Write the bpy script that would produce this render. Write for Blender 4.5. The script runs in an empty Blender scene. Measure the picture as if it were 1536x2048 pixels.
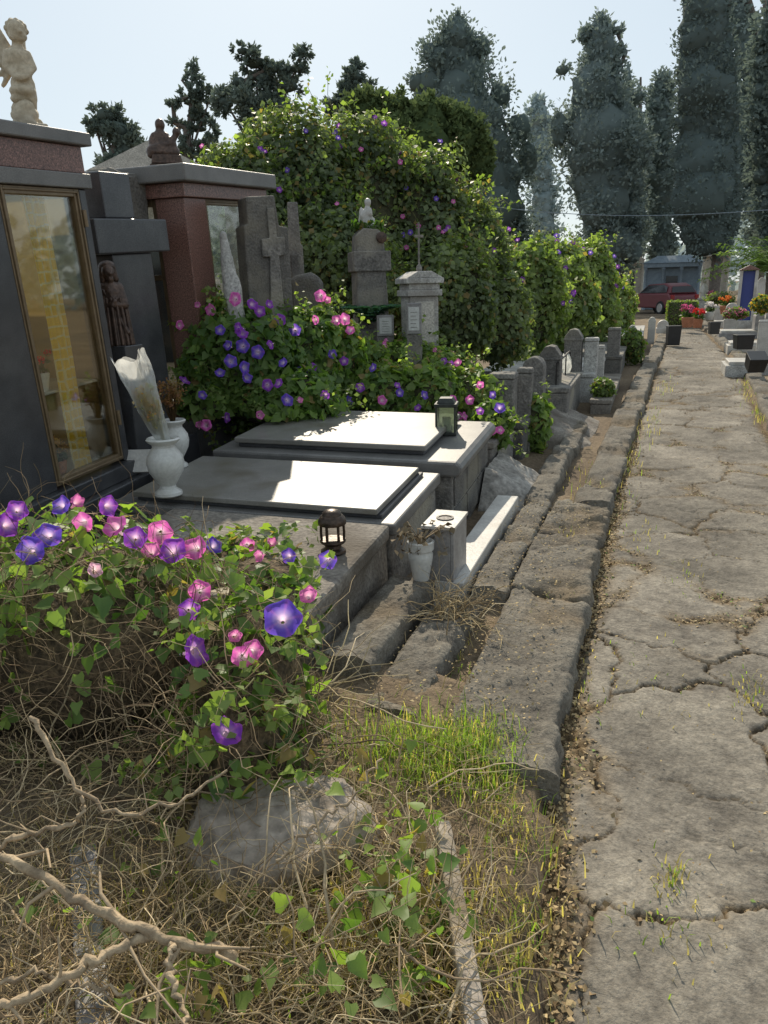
import bpy, math, random
import numpy as np
from mathutils import Vector, Matrix
rng = np.random.default_rng(11); random.seed(11)
SC = bpy.context.scene; C = SC.collection
rad = math.radians; PI = math.pi
# ------------------------------------------------------------------ camera
FP = 1500.0
YAW = rad(19.5); PIT = math.atan(448/1500); ROLL = rad(1.5)
CAM = Vector((0, 0, 1.6))
_R = Vector((math.cos(YAW), math.sin(YAW), 0))
_F = Vector((-math.sin(YAW)*math.cos(PIT), math.cos(YAW)*math.cos(PIT), -math.sin(PIT)))
_U = _R.cross(_F)
R2 = _R*math.cos(ROLL) - _U*math.sin(ROLL)
U2 = _U*math.cos(ROLL) + _R*math.sin(ROLL)
HF = Vector((-math.sin(YAW), math.cos(YAW), 0))
cd = bpy.data.cameras.new('camera'); co = bpy.data.objects.new('camera', cd); C.objects.link(co)
M3 = Matrix((R2, U2, -_F)).transposed()
co.matrix_world = Matrix.Translation(CAM) @ M3.to_4x4()
cd.sensor_fit = 'VERTICAL'; cd.sensor_height = 24; cd.lens = 24*FP/2048
cd.clip_start = .05; cd.clip_end = 2000
SC.camera = co
def ray(px, py): return _F + R2*((px-768)/FP) + U2*((1024-py)/FP)
def pt(px, py, t): return CAM + ray(px, py)*t
def onz(px, py, z):
    d = ray(px, py); return CAM + d*((z-CAM.z)/d.z)
def at(px, py, v):
    d = ray(px, py); return CAM + d*(v/d.dot(HF))
def mpp(px, py, v): return v/ray(px, py).dot(HF)/FP
TL = rad(3.5); RX = Matrix.Rotation(TL, 3, 'X')       # the built graves stand level on a path that runs downhill
def T_(base, p): return Vector(base) + RX @ Vector(p)
def ontilt(px, py, z, base):
    n = RX @ Vector((0, 0, 1)); o = T_(base, (0, 0, z)); d = ray(px, py)
    return CAM + d*((o-CAM).dot(n)/d.dot(n))
# ------------------------------------------------------------------ noise
def _h(i, j, k):
    n = (i*374761393 + j*668265263 + k*1274126177) & 0x7fffffff
    n = ((n ^ (n >> 13))*1274126177) & 0x7fffffff
    return ((n ^ (n >> 16)) & 0xffff)/65535.0
def vn(p):
    p = np.asarray(p, float); i = np.floor(p).astype(np.int64); f = p-i; f = f*f*(3-2*f)
    x, y, z = i[..., 0], i[..., 1], i[..., 2]; a, b, c = f[..., 0], f[..., 1], f[..., 2]
    def L(u, v, t): return u+(v-u)*t
    return L(L(L(_h(x, y, z), _h(x+1, y, z), a), L(_h(x, y+1, z), _h(x+1, y+1, z), a), b),
             L(L(_h(x, y, z+1), _h(x+1, y, z+1), a), L(_h(x, y+1, z+1), _h(x+1, y+1, z+1), a), b), c)*2-1
def fbm(p, o=4):
    p = np.asarray(p, float); s = 0; a = .5
    for k in range(o):
        s = s+a*vn(p*2**k+17.3*k); a *= .5
    return s
def fb2(x, y, s, o=4): return fbm(np.stack([x*s, y*s, np.zeros_like(x)+3.7], -1), o)
# ------------------------------------------------------------------ materials
def newmat(name):
    m = bpy.data.materials.new(name); m.use_nodes = True
    nt = m.node_tree; b = nt.nodes['Principled BSDF']; return m, nt, b
def mat(name, c1, c2=None, scale=6, rough=.7, bump=0, bscale=70, metal=0, spec=.5, fine=.35, fscale=None, stain=None):
    m, nt, b = newmat(name); N = nt.nodes; L = nt.links
    c2 = c2 or tuple(x*.6 for x in c1)
    tc = N.new('ShaderNodeTexCoord')
    n1 = N.new('ShaderNodeTexNoise'); n1.inputs['Scale'].default_value = scale; n1.inputs['Detail'].default_value = 7; n1.inputs['Roughness'].default_value = .62
    L.new(tc.outputs['Object'], n1.inputs['Vector'])
    r = N.new('ShaderNodeValToRGB'); r.color_ramp.elements[0].position = .34; r.color_ramp.elements[1].position = .66
    r.color_ramp.elements[0].color = (*c2, 1); r.color_ramp.elements[1].color = (*c1, 1)
    L.new(n1.outputs['Fac'], r.inputs['Fac'])
    n2 = N.new('ShaderNodeTexNoise'); n2.inputs['Scale'].default_value = fscale or bscale; n2.inputs['Detail'].default_value = 3
    L.new(tc.outputs['Object'], n2.inputs['Vector'])
    mr = N.new('ShaderNodeMapRange'); mr.inputs['From Min'].default_value = .3; mr.inputs['From Max'].default_value = .7
    mr.inputs['To Min'].default_value = 1-fine; mr.inputs['To Max'].default_value = 1+fine
    L.new(n2.outputs['Fac'], mr.inputs['Value'])
    vm = N.new('ShaderNodeVectorMath'); vm.operation = 'SCALE'
    L.new(r.outputs['Color'], vm.inputs[0]); L.new(mr.outputs['Result'], vm.inputs['Scale'])
    out = vm.outputs[0]
    if stain:
        n3 = N.new('ShaderNodeTexNoise'); n3.inputs['Scale'].default_value = 2.3; n3.inputs['Detail'].default_value = 8
        L.new(tc.outputs['Object'], n3.inputs['Vector'])
        m3 = N.new('ShaderNodeMapRange'); m3.inputs['From Min'].default_value = .5; m3.inputs['From Max'].default_value = .68
        L.new(n3.outputs['Fac'], m3.inputs['Value'])
        mx = N.new('ShaderNodeMix'); mx.data_type = 'RGBA'; mx.inputs['B'].default_value = (*stain, 1)
        L.new(m3.outputs['Result'], mx.inputs['Factor']); L.new(out, mx.inputs['A']); out = mx.outputs['Result']
    L.new(out, b.inputs['Base Color'])
    b.inputs['Roughness'].default_value = rough; b.inputs['Metallic'].default_value = metal
    b.inputs['Specular IOR Level'].default_value = spec
    if bump:
        n4 = N.new('ShaderNodeTexNoise'); n4.inputs['Scale'].default_value = bscale; n4.inputs['Detail'].default_value = 6
        L.new(tc.outputs['Object'], n4.inputs['Vector'])
        bp = N.new('ShaderNodeBump'); bp.inputs['Strength'].default_value = min(1, bump); bp.inputs['Distance'].default_value = .012*max(1, bump)
        L.new(n4.outputs['Fac'], bp.inputs['Height']); L.new(bp.outputs['Normal'], b.inputs['Normal'])
    return m
def attrmat(name, rough=.9, nscale=60, amt=.4, bump=.5, bscale=90, spec=.3, dist=.02):
    m, nt, b = newmat(name); N = nt.nodes; L = nt.links
    a = N.new('ShaderNodeAttribute'); a.attribute_name = 'col'
    tc = N.new('ShaderNodeTexCoord')
    n2 = N.new('ShaderNodeTexNoise'); n2.inputs['Scale'].default_value = nscale; n2.inputs['Detail'].default_value = 8; n2.inputs['Roughness'].default_value = .7
    L.new(tc.outputs['Object'], n2.inputs['Vector'])
    mr = N.new('ShaderNodeMapRange'); mr.inputs['From Min'].default_value = .3; mr.inputs['From Max'].default_value = .7
    mr.inputs['To Min'].default_value = 1-amt; mr.inputs['To Max'].default_value = 1+amt
    L.new(n2.outputs['Fac'], mr.inputs['Value'])
    vm = N.new('ShaderNodeVectorMath'); vm.operation = 'SCALE'
    L.new(a.outputs['Color'], vm.inputs[0]); L.new(mr.outputs['Result'], vm.inputs['Scale'])
    L.new(vm.outputs[0], b.inputs['Base Color']); b.inputs['Roughness'].default_value = rough
    b.inputs['Specular IOR Level'].default_value = spec
    if bump:
        n4 = N.new('ShaderNodeTexNoise'); n4.inputs['Scale'].default_value = bscale; n4.inputs['Detail'].default_value = 8; n4.inputs['Roughness'].default_value = .65
        L.new(tc.outputs['Object'], n4.inputs['Vector'])
        bp = N.new('ShaderNodeBump'); bp.inputs['Strength'].default_value = bump; bp.inputs['Distance'].default_value = dist
        L.new(n4.outputs['Fac'], bp.inputs['Height']); L.new(bp.outputs['Normal'], b.inputs['Normal'])
    return m
def leafmat(name, tr=.45, rough=.5, tint=(1.5, 1.7, .6), spec=.4):
    m, nt, b = newmat(name); N = nt.nodes; L = nt.links
    a = N.new('ShaderNodeAttribute'); a.attribute_name = 'col'
    L.new(a.outputs['Color'], b.inputs['Base Color']); b.inputs['Roughness'].default_value = rough
    b.inputs['Specular IOR Level'].default_value = spec
    t = N.new('ShaderNodeBsdfTranslucent')
    vm = N.new('ShaderNodeVectorMath'); vm.operation = 'MULTIPLY'; vm.inputs[1].default_value = tint
    L.new(a.outputs['Color'], vm.inputs[0]); L.new(vm.outputs[0], t.inputs['Color'])
    mx = N.new('ShaderNodeMixShader'); mx.inputs['Fac'].default_value = tr
    L.new(b.outputs[0], mx.inputs[1]); L.new(t.outputs[0], mx.inputs[2])
    L.new(mx.outputs[0], N['Material Output'].inputs['Surface'])
    return m
def glassmat(name, tint=(.9, .95, .9), refl=.12, rough=.03, diff=0.0, dcol=(.8, .8, .8)):
    m, nt, b = newmat(name); N = nt.nodes; L = nt.links
    N.remove(b)
    t = N.new('ShaderNodeBsdfTransparent'); t.inputs['Color'].default_value = (*tint, 1)
    g = N.new('ShaderNodeBsdfGlossy'); g.inputs['Roughness'].default_value = rough
    lw = N.new('ShaderNodeLayerWeight'); lw.inputs['Blend'].default_value = .25
    ma = N.new('ShaderNodeMath'); ma.operation = 'MULTIPLY_ADD'; ma.inputs[1].default_value = .35; ma.inputs[2].default_value = refl
    L.new(lw.outputs['Fresnel'], ma.inputs[0])
    mx = N.new('ShaderNodeMixShader'); L.new(ma.outputs[0], mx.inputs['Fac']); L.new(t.outputs[0], mx.inputs[1]); L.new(g.outputs[0], mx.inputs[2])
    out = mx.outputs[0]
    if diff:
        d = N.new('ShaderNodeBsdfTranslucent'); d.inputs['Color'].default_value = (*dcol, 1)
        m2 = N.new('ShaderNodeMixShader'); m2.inputs['Fac'].default_value = diff
        L.new(out, m2.inputs[1]); L.new(d.outputs[0], m2.inputs[2]); out = m2.outputs[0]
    L.new(out, N['Material Output'].inputs['Surface'])
    return m
def lacemat(name):
    m, nt, b = newmat(name); N = nt.nodes; L = nt.links
    tc = N.new('ShaderNodeTexCoord'); vo = N.new('ShaderNodeTexVoronoi'); vo.feature = 'DISTANCE_TO_EDGE'; vo.inputs['Scale'].default_value = 17; vo.inputs['Randomness'].default_value = .25
    L.new(tc.outputs['Object'], vo.inputs['Vector'])
    r = N.new('ShaderNodeValToRGB'); r.color_ramp.elements[0].position = .03; r.color_ramp.elements[1].position = .14
    r.color_ramp.elements[0].color = (1, .98, .7, 1); r.color_ramp.elements[1].color = (1, .74, .03, 1)
    L.new(vo.outputs['Distance'], r.inputs['Fac']); L.new(r.outputs['Color'], b.inputs['Base Color'])
    b.inputs['Roughness'].default_value = .4
    t = N.new('ShaderNodeBsdfTranslucent'); L.new(r.outputs['Color'], t.inputs['Color'])
    mx = N.new('ShaderNodeMixShader'); mx.inputs['Fac'].default_value = .6
    L.new(b.outputs[0], mx.inputs[1]); L.new(t.outputs[0], mx.inputs[2]); L.new(mx.outputs[0], N['Material Output'].inputs['Surface'])
    return m
def flat(name, c, rough=.5, metal=0, spec=.5):
    return mat(name, c, tuple(x*.85 for x in c), 20, rough, 0, 80, metal, spec, .08)
MT = dict(
 path=attrmat('lava_paving', .95, 60, .42, .8, 65, .25, .012),
 ground=attrmat('soil', .95, 30, .5, .8, 45),
 kerb=attrmat('lava_kerb', .95, 60, .45, .9, 50, .25, .018),
 lava=mat('lava_stone', (.15, .14, .125), (.08, .074, .068), 7, .85, .8, 60, stain=(.19, .17, .13)),
 conc=mat('weathered_concrete', (.25, .225, .19), (.14, .12, .1), 5, .9, .8, 45, stain=(.1, .082, .062)),
 cem=mat('pale_cement', (.32, .3, .27), (.17, .155, .135), 6, .9, .8, 30),
 dgran=mat('dark_granite', (.065, .065, .068), (.036, .036, .04), 5, .28, 0, 150, fine=.6, fscale=220),
 ggran=mat('grey_granite', (.17, .162, .152), (.11, .106, .1), 4, .42, .12, 200, fine=.5, fscale=260),
 slab=mat('polished_grey_slab', (.24, .228, .208), (.17, .162, .145), 3, .38, .08, 120, fine=.25, fscale=240, stain=(.13, .115, .085)),
 rgran=mat('red_granite', (.22, .115, .09), (.12, .062, .05), 60, .35, 0, 150, fine=.6, fscale=120),
 marble=mat('white_marble', (.52, .5, .46), (.38, .36, .33), 4, .45, .15, 60, fine=.12, stain=(.26, .23, .18)),
 gmarble=mat('grey_veined_marble', (.3, .29, .28), (.18, .17, .17), 9, .4, .1, 60, fine=.2),
 oldstone=mat('pitted_grey_stone', (.22, .205, .185), (.12, .112, .102), 9, .9, 1.0, 50, stain=(.28, .255, .2)),
 wstone=mat('chalky_white_stone', (.48, .47, .44), (.3, .29, .27), 10, .85, .5, 60, stain=(.22, .2, .18)),
 cream=mat('cream_stone', (.56, .48, .36), (.34, .28, .19), 9, .8, .3, 60, fine=.15, stain=(.3, .26, .2)),
 bronze=mat('dark_bronze', (.10, .062, .045), (.045, .03, .024), 14, .4, .2, 60, .45),
 brass=mat('gilt_aluminium', (.2, .145, .085), (.15, .105, .06), 8, .4, 0, 60, .35, fine=.1),
 ceramic=mat('white_ceramic', (.6, .6, .57), (.46, .45, .42), 6, .35, .05, 60, fine=.1, stain=(.4, .38, .34)),
 black=mat('black_iron', (.03, .026, .024), (.018, .015, .014), 20, .5, .2, 60, .3),
 brown_iron=mat('brown_patinated_metal', (.075, .05, .035), (.035, .026, .02), 20, .38, .2, 60, .6),
 green_iron=mat('dark_green_iron', (.035, .04, .033), (.022, .025, .022), 20, .5, .1, 60, .3),
 lace=lacemat('gold_lace'),
 glass=glassmat('clear_glass', (.93, .93, .88), .06),
 amber=glassmat('smoked_glass', (.42, .37, .24), .05, .1, .35, (.42, .35, .19)),
 dglass=glassmat('lamp_glass', (.75, .8, .72), .15, .1, .25, (.6, .65, .55)),
 plastic=glassmat('clear_plastic_wrap', (.97, .98, .98), .10, .18, .36, (.88, .9, .88)),
 bagp=glassmat('white_bag_plastic', (.9, .9, .9), .1, .3, .7, (.8, .82, .8)),
 leaf=leafmat('leaf', .52), petal=leafmat('petal', .5, .9, (1.3, 1.2, 1.3), .05),
 conifer=leafmat('conifer_foliage', .3, .95, (1.1, 1.15, 1.0), .05),
 twig=attrmat('dry_twig', .85, 40, .3, .2, 80),
 bark=mat('bark', (.18, .15, .125), (.11, .092, .08), 8, .95, 1, 25),
 pbark=mat('pale_bare_wood', (.42, .32, .2), (.22, .16, .1), 18, .85, 1, 45),
 terra=mat('terracotta', (.42, .17, .09), (.3, .12, .06), 9, .8, .2, 60),
 blackpl=mat('black_plastic', (.02, .02, .022), (.014, .014, .015), 9, .4, 0),
 carred=mat('red_car_paint', (.14, .028, .036), (.12, .024, .03), 3, .45, 0, fine=.03),
 cglass=flat('car_glass', (.015, .017, .02), .08), rubber=flat('rubber', (.015, .015, .015), .8),
 lamp=flat('tail_lamp', (.3, .01, .01), .2), chrome=flat('alloy', (.5, .5, .52), .3, .9),
 bluepanel=flat('blue_panel', (.04, .06, .24), .5), pale=mat('pale_plaster', (.5, .47, .42), (.36, .34, .3), 5, .85, .2, 60),
 bluegrey=mat('blue_grey_metal', (.22, .27, .31), (.15, .19, .23), 5, .45, 0, 60, .3),
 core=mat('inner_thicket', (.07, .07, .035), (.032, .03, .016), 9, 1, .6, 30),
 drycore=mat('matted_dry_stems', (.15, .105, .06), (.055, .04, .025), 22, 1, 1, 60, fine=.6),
 rock=mat('pale_limestone', (.42, .36, .3), (.2, .165, .13), 5, .95, 1.2, 22, stain=(.2, .16, .11)),
 edge=mat('pale_edging_stone', (.42, .37, .31), (.27, .23, .19), 6, .9, .5, 50, stain=(.2, .16, .11)),
 paper=flat('printed_plaque', (.55, .55, .53), .4),
)
# ------------------------------------------------------------------ builders
def tag(o, label=None, cat=None, group=None, kind=None):
    if label: o['label'] = label
    if cat: o['category'] = cat
    if group: o['group'] = group
    if kind: o['kind'] = kind
    return o
def thing(name, label, cat, loc=(0, 0, 0), rotz=0, group=None, tilt=False):
    o = bpy.data.objects.new(name, None); C.objects.link(o); o.empty_display_size = .1
    if tilt: o.matrix_basis = Matrix.Translation(Vector(loc)) @ (RX @ Matrix.Rotation(rotz, 3, 'Z')).to_4x4()
    else: o.location = loc; o.rotation_euler = (0, 0, rotz)
    return tag(o, label, cat, group)
def finish(me, smooth, ang=38):
    if smooth:
        me.polygons.foreach_set('use_smooth', np.ones(len(me.polygons), bool))
        if ang < 180: me.set_sharp_from_angle(angle=rad(ang))
class MB:
    def __init__(s): s.v = []; s.f = []; s.m = []
    def add(s, V, Fc, mi=0):
        o = len(s.v); s.v += [tuple(p) for p in V]
        for f in Fc: s.f.append(tuple(i+o for i in f)); s.m.append(mi)
        return s
    def box(s, x0, x1, y0, y1, z0, z1, mi=0, tx=0, ty=0):
        V = [(x0, y0, z0), (x1, y0, z0), (x1, y1, z0), (x0, y1, z0), (x0+tx, y0+ty, z1), (x1-tx, y0+ty, z1), (x1-tx, y1-ty, z1), (x0+tx, y1-ty, z1)]
        return s.add(V, [(3, 2, 1, 0), (4, 5, 6, 7), (0, 1, 5, 4), (1, 2, 6, 5), (2, 3, 7, 6), (3, 0, 4, 7)], mi)
    def prism(s, poly, a0, a1, axis='y', mi=0):
        n = len(poly)
        def mk(p, a): return {'y': (p[0], a, p[1]), 'x': (a, p[0], p[1]), 'z': (p[0], p[1], a)}[axis]
        V = [mk(p, a0) for p in poly]+[mk(p, a1) for p in poly]
        Fc = [tuple(range(n)), tuple(range(2*n-1, n-1, -1))]+[(i, i+n, (i+1) % n+n, (i+1) % n) for i in range(n)]
        return s.add(V, Fc, mi)
    def lathe(s, prof, seg=20, c=(0, 0, 0), mi=0):
        V = []; Fc = []
        for r, z in prof:
            for k in range(seg):
                a = 2*PI*k/seg; V.append((c[0]+r*math.cos(a), c[1]+r*math.sin(a), c[2]+z))
        for i in range(len(prof)-1):
            for k in range(seg):
                k2 = (k+1) % seg; Fc.append((i*seg+k, i*seg+k2, (i+1)*seg+k2, (i+1)*seg+k))
        Fc.append(tuple(range(seg-1, -1, -1))); Fc.append(tuple((len(prof)-1)*seg+k for k in range(seg)))
        return s.add(V, Fc, mi)
    def tube(s, pts, rr, seg=8, mi=0):
        V, Fc = tube_np(np.array([tuple(p) for p in pts], float), np.array(rr, float) if hasattr(rr, '__len__') else np.full(len(pts), rr), seg)
        s.add(V.tolist(), Fc.tolist(), mi); n = len(pts); o = len(s.v)-n*seg
        s.f.append(tuple(o+k for k in range(seg-1, -1, -1))); s.m.append(mi)
        s.f.append(tuple(o+(n-1)*seg+k for k in range(seg))); s.m.append(mi); return s
    def ell(s, c, r, seg=14, rings=9, mi=0, lump=0, ls=3):
        V, Fc = ell_np(c, r, seg, rings, lump, ls); n = len(V)
        return s.add(V.tolist(), [tuple(f) for f in Fc.tolist()]+[tuple(range(seg)), tuple(range(n-1, n-seg-1, -1))], mi)
    def cap(s, p, q, r1, r2, seg=10):
        s.tube([p, q], [r1, r2], seg); s.ell(p, (r1,)*3, seg, 7); s.ell(q, (r2,)*3, seg, 7); return s
def tube_np(P, r, seg=4):
    n = len(P); T = np.gradient(P, axis=0); T /= np.linalg.norm(T, axis=1, keepdims=True)+1e-9
    ref = np.array([0, 0, 1.]) if abs(T[:, 2]).mean() < .8 else np.array([1., 0, 0])
    A = np.cross(T, ref); A /= np.linalg.norm(A, axis=1, keepdims=True)+1e-9; B = np.cross(T, A)
    a = np.arange(seg)*2*PI/seg
    V = P[:, None]+r[:, None, None]*(A[:, None]*np.cos(a)[None, :, None]+B[:, None]*np.sin(a)[None, :, None])
    i = np.arange(n-1)[:, None]*seg; k = np.arange(seg)[None]; k2 = (k+1) % seg
    Fc = np.stack([i+k, i+seg+k, i+seg+k2, i+k2], -1).reshape(-1, 4)
    return V.reshape(-1, 3), Fc
def ell_np(c, r, seg=14, rings=9, lump=0, ls=3):
    th = np.linspace(.04, PI-.04, rings); ph = np.arange(seg)*2*PI/seg
    D = np.stack([np.sin(th)[:, None]*np.cos(ph), np.sin(th)[:, None]*np.sin(ph), np.cos(th)[:, None]+0*ph], -1)
    P = D*np.array(r)+np.array(c)
    if lump: P = np.array(c)+D*np.array(r)*(1+lump*fbm(D*ls+np.array(c)*3, 3)[..., None]*2)
    V = P.reshape(-1, 3)
    i = np.arange(rings-1)[:, None]*seg; k = np.arange(seg)[None]; k2 = (k+1) % seg
    Fc = np.stack([i+k, i+seg+k, i+seg+k2, i+k2], -1).reshape(-1, 4)
    return V, Fc
def obj(name, mb, mats, parent=None, bevel=0, smooth=False, remesh=0, seg=2, sm=4, loc=None, rot=None):
    me = bpy.data.meshes.new(name); me.from_pydata([tuple(map(float, p)) for p in mb.v], [], [tuple(map(int, f)) for f in mb.f])
    if not isinstance(mats, (list, tuple)): mats = [mats]
    for m in mats: me.materials.append(m)
    me.polygons.foreach_set('material_index', mb.m); me.update(); finish(me, smooth)
    o = bpy.data.objects.new(name, me); C.objects.link(o); o.parent = parent
    if loc is not None: o.location = loc
    if rot is not None: o.rotation_euler = rot
    if remesh:
        r = o.modifiers.new('r', 'REMESH'); r.mode = 'VOXEL'; r.voxel_size = remesh; r.use_smooth_shade = True
        q = o.modifiers.new('s', 'SMOOTH'); q.iterations = sm; q.factor = .5
    if bevel:
        b = o.modifiers.new('b', 'BEVEL'); b.width = bevel; b.segments = seg; b.limit_method = 'ANGLE'; b.angle_limit = rad(40)
    return o
class NM:
    def __init__(s): s.V = []; s.F = []; s.c = []; s.m = []; s.n = 0
    def add(s, V, Fc, col, mi=0):
        V = np.asarray(V, float).reshape(-1, 3); Fc = np.asarray(Fc, int)
        col = np.asarray(col, float)
        if col.ndim == 1: col = np.tile(col, (len(V), 1))
        s.V.append(V); s.F.append(Fc+s.n); s.c.append(col); s.m.append(np.full(len(Fc), mi)); s.n += len(V); return s
    def build(s, name, mats, parent=None, smooth=False, off=None, ang=180):
        V = np.concatenate(s.V)
        if off is not None: V = V-np.array(off)
        col = np.concatenate(s.c); me = bpy.data.meshes.new(name)
        tot = np.concatenate([np.full(len(f), f.shape[1]) for f in s.F]); li = np.concatenate([f.ravel() for f in s.F])
        st = np.concatenate([[0], np.cumsum(tot)[:-1]])
        me.vertices.add(len(V)); me.vertices.foreach_set('co', V.ravel().astype(np.float32))
        me.loops.add(len(li)); me.loops.foreach_set('vertex_index', li.astype(np.int32))
        me.polygons.add(len(tot)); me.polygons.foreach_set('loop_start', st.astype(np.int32))
        if not isinstance(mats, (list, tuple)): mats = [mats]
        for m in mats: me.materials.append(m)
        me.polygons.foreach_set('material_index', np.concatenate(s.m).astype(np.int32))
        me.update(calc_edges=True); me.validate()
        a = me.color_attributes.new('col', 'FLOAT_COLOR', 'POINT')
        a.data.foreach_set('color', np.concatenate([np.clip(col, 0, 1), np.ones((len(col), 1))], 1).ravel().astype(np.float32))
        finish(me, smooth, ang)
        o = bpy.data.objects.new(name, me); C.objects.link(o); o.parent = parent; return o
def gridF(r, c):
    i = np.arange(r-1)[:, None]*c; k = np.arange(c-1)[None]
    return np.stack([i+k, i+k+1, i+c+k+1, i+c+k], -1).reshape(-1, 4)
HEART = (np.array([(0, 0, 0), (0, .45, -.05), (0, 1, -.16), (-.36, -.14, .05), (-.5, .2, .1), (-.27, .62, .03), (.36, -.14, .05), (.5, .2, .1), (.27, .62, .03)], float),
         np.array([(0, 1, 4, 3), (1, 2, 5, 4), (0, 6, 7, 1), (1, 7, 8, 2)]))
DIA = (np.array([(0, 0, 0), (-.38, .45, .1), (0, 1, -.05), (.38, .45, .1)], float), np.array([(0, 3, 2, 1)]))
SPRAY = (np.array([(0, 0, 0), (-.26, .5, .08), (0, 1, 0), (.26, .45, -.08)], float), np.array([(0, 3, 2, 1)]))
def nrm(a): return a/(np.linalg.norm(a, axis=-1, keepdims=True)+1e-9)
def leaves(nm, pos, nor, size, col, tmpl=HEART, jit=.5, droop=.6, mi=0, along=None, r=rng):
    N = len(pos)
    if N == 0: return
    n = nrm(nor+jit*r.normal(size=(N, 3)))
    d = r.normal(size=(N, 3)) if along is None else along+.5*r.normal(size=(N, 3))
    d[:, 2] -= droop
    t = nrm(d-n*(d*n).sum(1, keepdims=True)); x = np.cross(t, n)
    T, Fc = tmpl; k = len(T); size = np.broadcast_to(size, (N,))
    V = pos[:, None]+size[:, None, None]*(T[None, :, 0, None]*x[:, None]+T[None, :, 1, None]*t[:, None]+T[None, :, 2, None]*n[:, None])
    nm.add(V.reshape(-1, 3), (Fc[None]+np.arange(N)[:, None, None]*k).reshape(-1, Fc.shape[1]), np.repeat(col, k, 0), mi)
def lerp(a, b, t): return np.array(a)[None]*(1-t[:, None])+np.array(b)[None]*t[:, None]
def leafcol(pos, a, b, sc=1.5, r=rng, dry=.05):
    n = len(pos); t = np.clip(.5+.9*fbm(pos*sc, 3)+.28*r.normal(size=n), 0, 1)
    c = lerp(a, b, t)*(.75+.5*r.random(n))[:, None]
    k = r.random(n) < dry; c[k] = np.array((.3, .22, .09)); return c
def mound(ells, n, zmin=0, shell=.2, lump=.13, rej=.84, r=rng):
    E = np.array([(*c, *q) for c, q in ells]); w = (E[:, 3]*E[:, 4]+E[:, 4]*E[:, 5]+E[:, 3]*E[:, 5]); w /= w.sum()
    i = r.choice(len(E), n, p=w); d = nrm(r.normal(size=(n, 3)))
    c = E[i, :3]; q = E[i, 3:]
    f = (1+lump*2*fbm(d*2.2+c*2, 3)+lump*.7*fbm(d*7+c*5, 2))*(1-shell*r.random(n)**1.5)
    p = c+q*d*f[:, None]; nn = nrm(d/q); keep = p[:, 2] > zmin
    for j in range(len(E)):
        s = np.linalg.norm((p-E[j, :3])/E[j, 3:], axis=1); keep &= ~((s < rej) & (i != j))
    return p[keep], nn[keep]
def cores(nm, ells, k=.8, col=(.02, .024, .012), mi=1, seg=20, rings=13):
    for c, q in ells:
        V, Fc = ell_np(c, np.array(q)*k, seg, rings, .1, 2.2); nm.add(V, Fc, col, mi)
def hit(ells, px, py):
    d = ray(px, py); best = None
    for c, q in ells:
        o = [(CAM[i]-c[i])/q[i] for i in range(3)]; e = [d[i]/q[i] for i in range(3)]
        A = sum(x*x for x in e); B = sum(x*y for x, y in zip(o, e)); Cc = sum(x*x for x in o)-1
        D = B*B-A*Cc
        if D > 0:
            t = (-B-math.sqrt(D))/A
            if t > 0 and (best is None or t < best): best = t
    return best
def E_px(px, py, v, rx, rz, dk=.8):
    p = at(px, py, v); m = mpp(px, py, v); return (tuple(p), (rx*m, rx*m*dk, rz*m))
# flowers
def flower_mesh(name, rim, ray_, throat, closed=False):
    n = 30; rings = [(.004, -.066), (.006, -.044), (.010, -.026), (.018, -.012), (.031, -.003), (.043, .001), (.052, -.005)]
    if closed: rings = [(.004, -.066), (.006, -.044), (.009, -.028), (.014, -.014), (.021, -.002), (.029, .006), (.033, .003)]
    V = []; col = []
    for j, (r0, z) in enumerate(rings):
        for k in range(n):
            a = 2*PI*k/n; w = math.cos(5*a); rr = r0*(1+(.075*w if j == 6 else .03*w if j == 5 else 0))
            V.append((rr*math.cos(a), rr*math.sin(a)*.96, z+((.004*w+.0028*math.sin(10*a+.7)) if j > 4 else 0)+(.004*math.sin(2*a+1) if j > 4 else 0)))
            s = max(0, w)**5
            u = [0, 0, .1, .62, .95, 1, 1][j]; cc = np.array(throat)*(1-u)+(np.array(rim)*(1-.75*s)+np.array(ray_)*.75*s)*u
            col.append(cc*(1.12 if j == 6 else 1))
    nm = NM(); i = np.arange(len(rings)-1)[:, None]*n; k = np.arange(n)[None]; k2 = (k+1) % n
    nm.add(V, np.stack([i+k, i+k2, i+n+k2, i+n+k], -1).reshape(-1, 4), np.array(col))
    cal = [(0, 0, -.08)]+[(.009*math.cos(a), .009*math.sin(a), -.052) for a in np.arange(4)*PI/2]
    nm.add(cal, [(0, 2, 1), (0, 3, 2), (0, 4, 3), (0, 1, 4)], (.06, .1, .03))
    o = nm.build(name, MT['petal'], None, True, ang=70); me = o.data; bpy.data.objects.remove(o); return me
FL = dict(u=flower_mesh('flower', (.15, .09, .56), (.36, .14, .58), (.9, .75, .85)),
          v=flower_mesh('flower', (.28, .07, .52), (.5, .14, .52), (.9, .7, .8)),
          p=flower_mesh('flower', (.74, .15, .52), (.85, .35, .6), (.95, .85, .85)),
          c=flower_mesh('flower', (.66, .18, .46), (.75, .3, .5), (.85, .6, .65), True),
          w=flower_mesh('flower', (.75, .5, .6), (.7, .35, .5), (.9, .75, .7), True))
def flower(kind, pos, nor, parent, s=1.0):
    o = bpy.data.objects.new('flower', FL[kind]); C.objects.link(o); o.parent = parent
    o.location = Vector(pos)-parent.location; o.scale = (s, s*random.uniform(.9, 1.05), s*random.uniform(.8, 1.3))
    q = Vector(nor).normalized().to_track_quat('Z', 'Y'); e = q.to_matrix() @ Matrix.Rotation(random.random()*6, 3, 'Z')
    o.rotation_euler = e.to_euler(); return o
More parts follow.
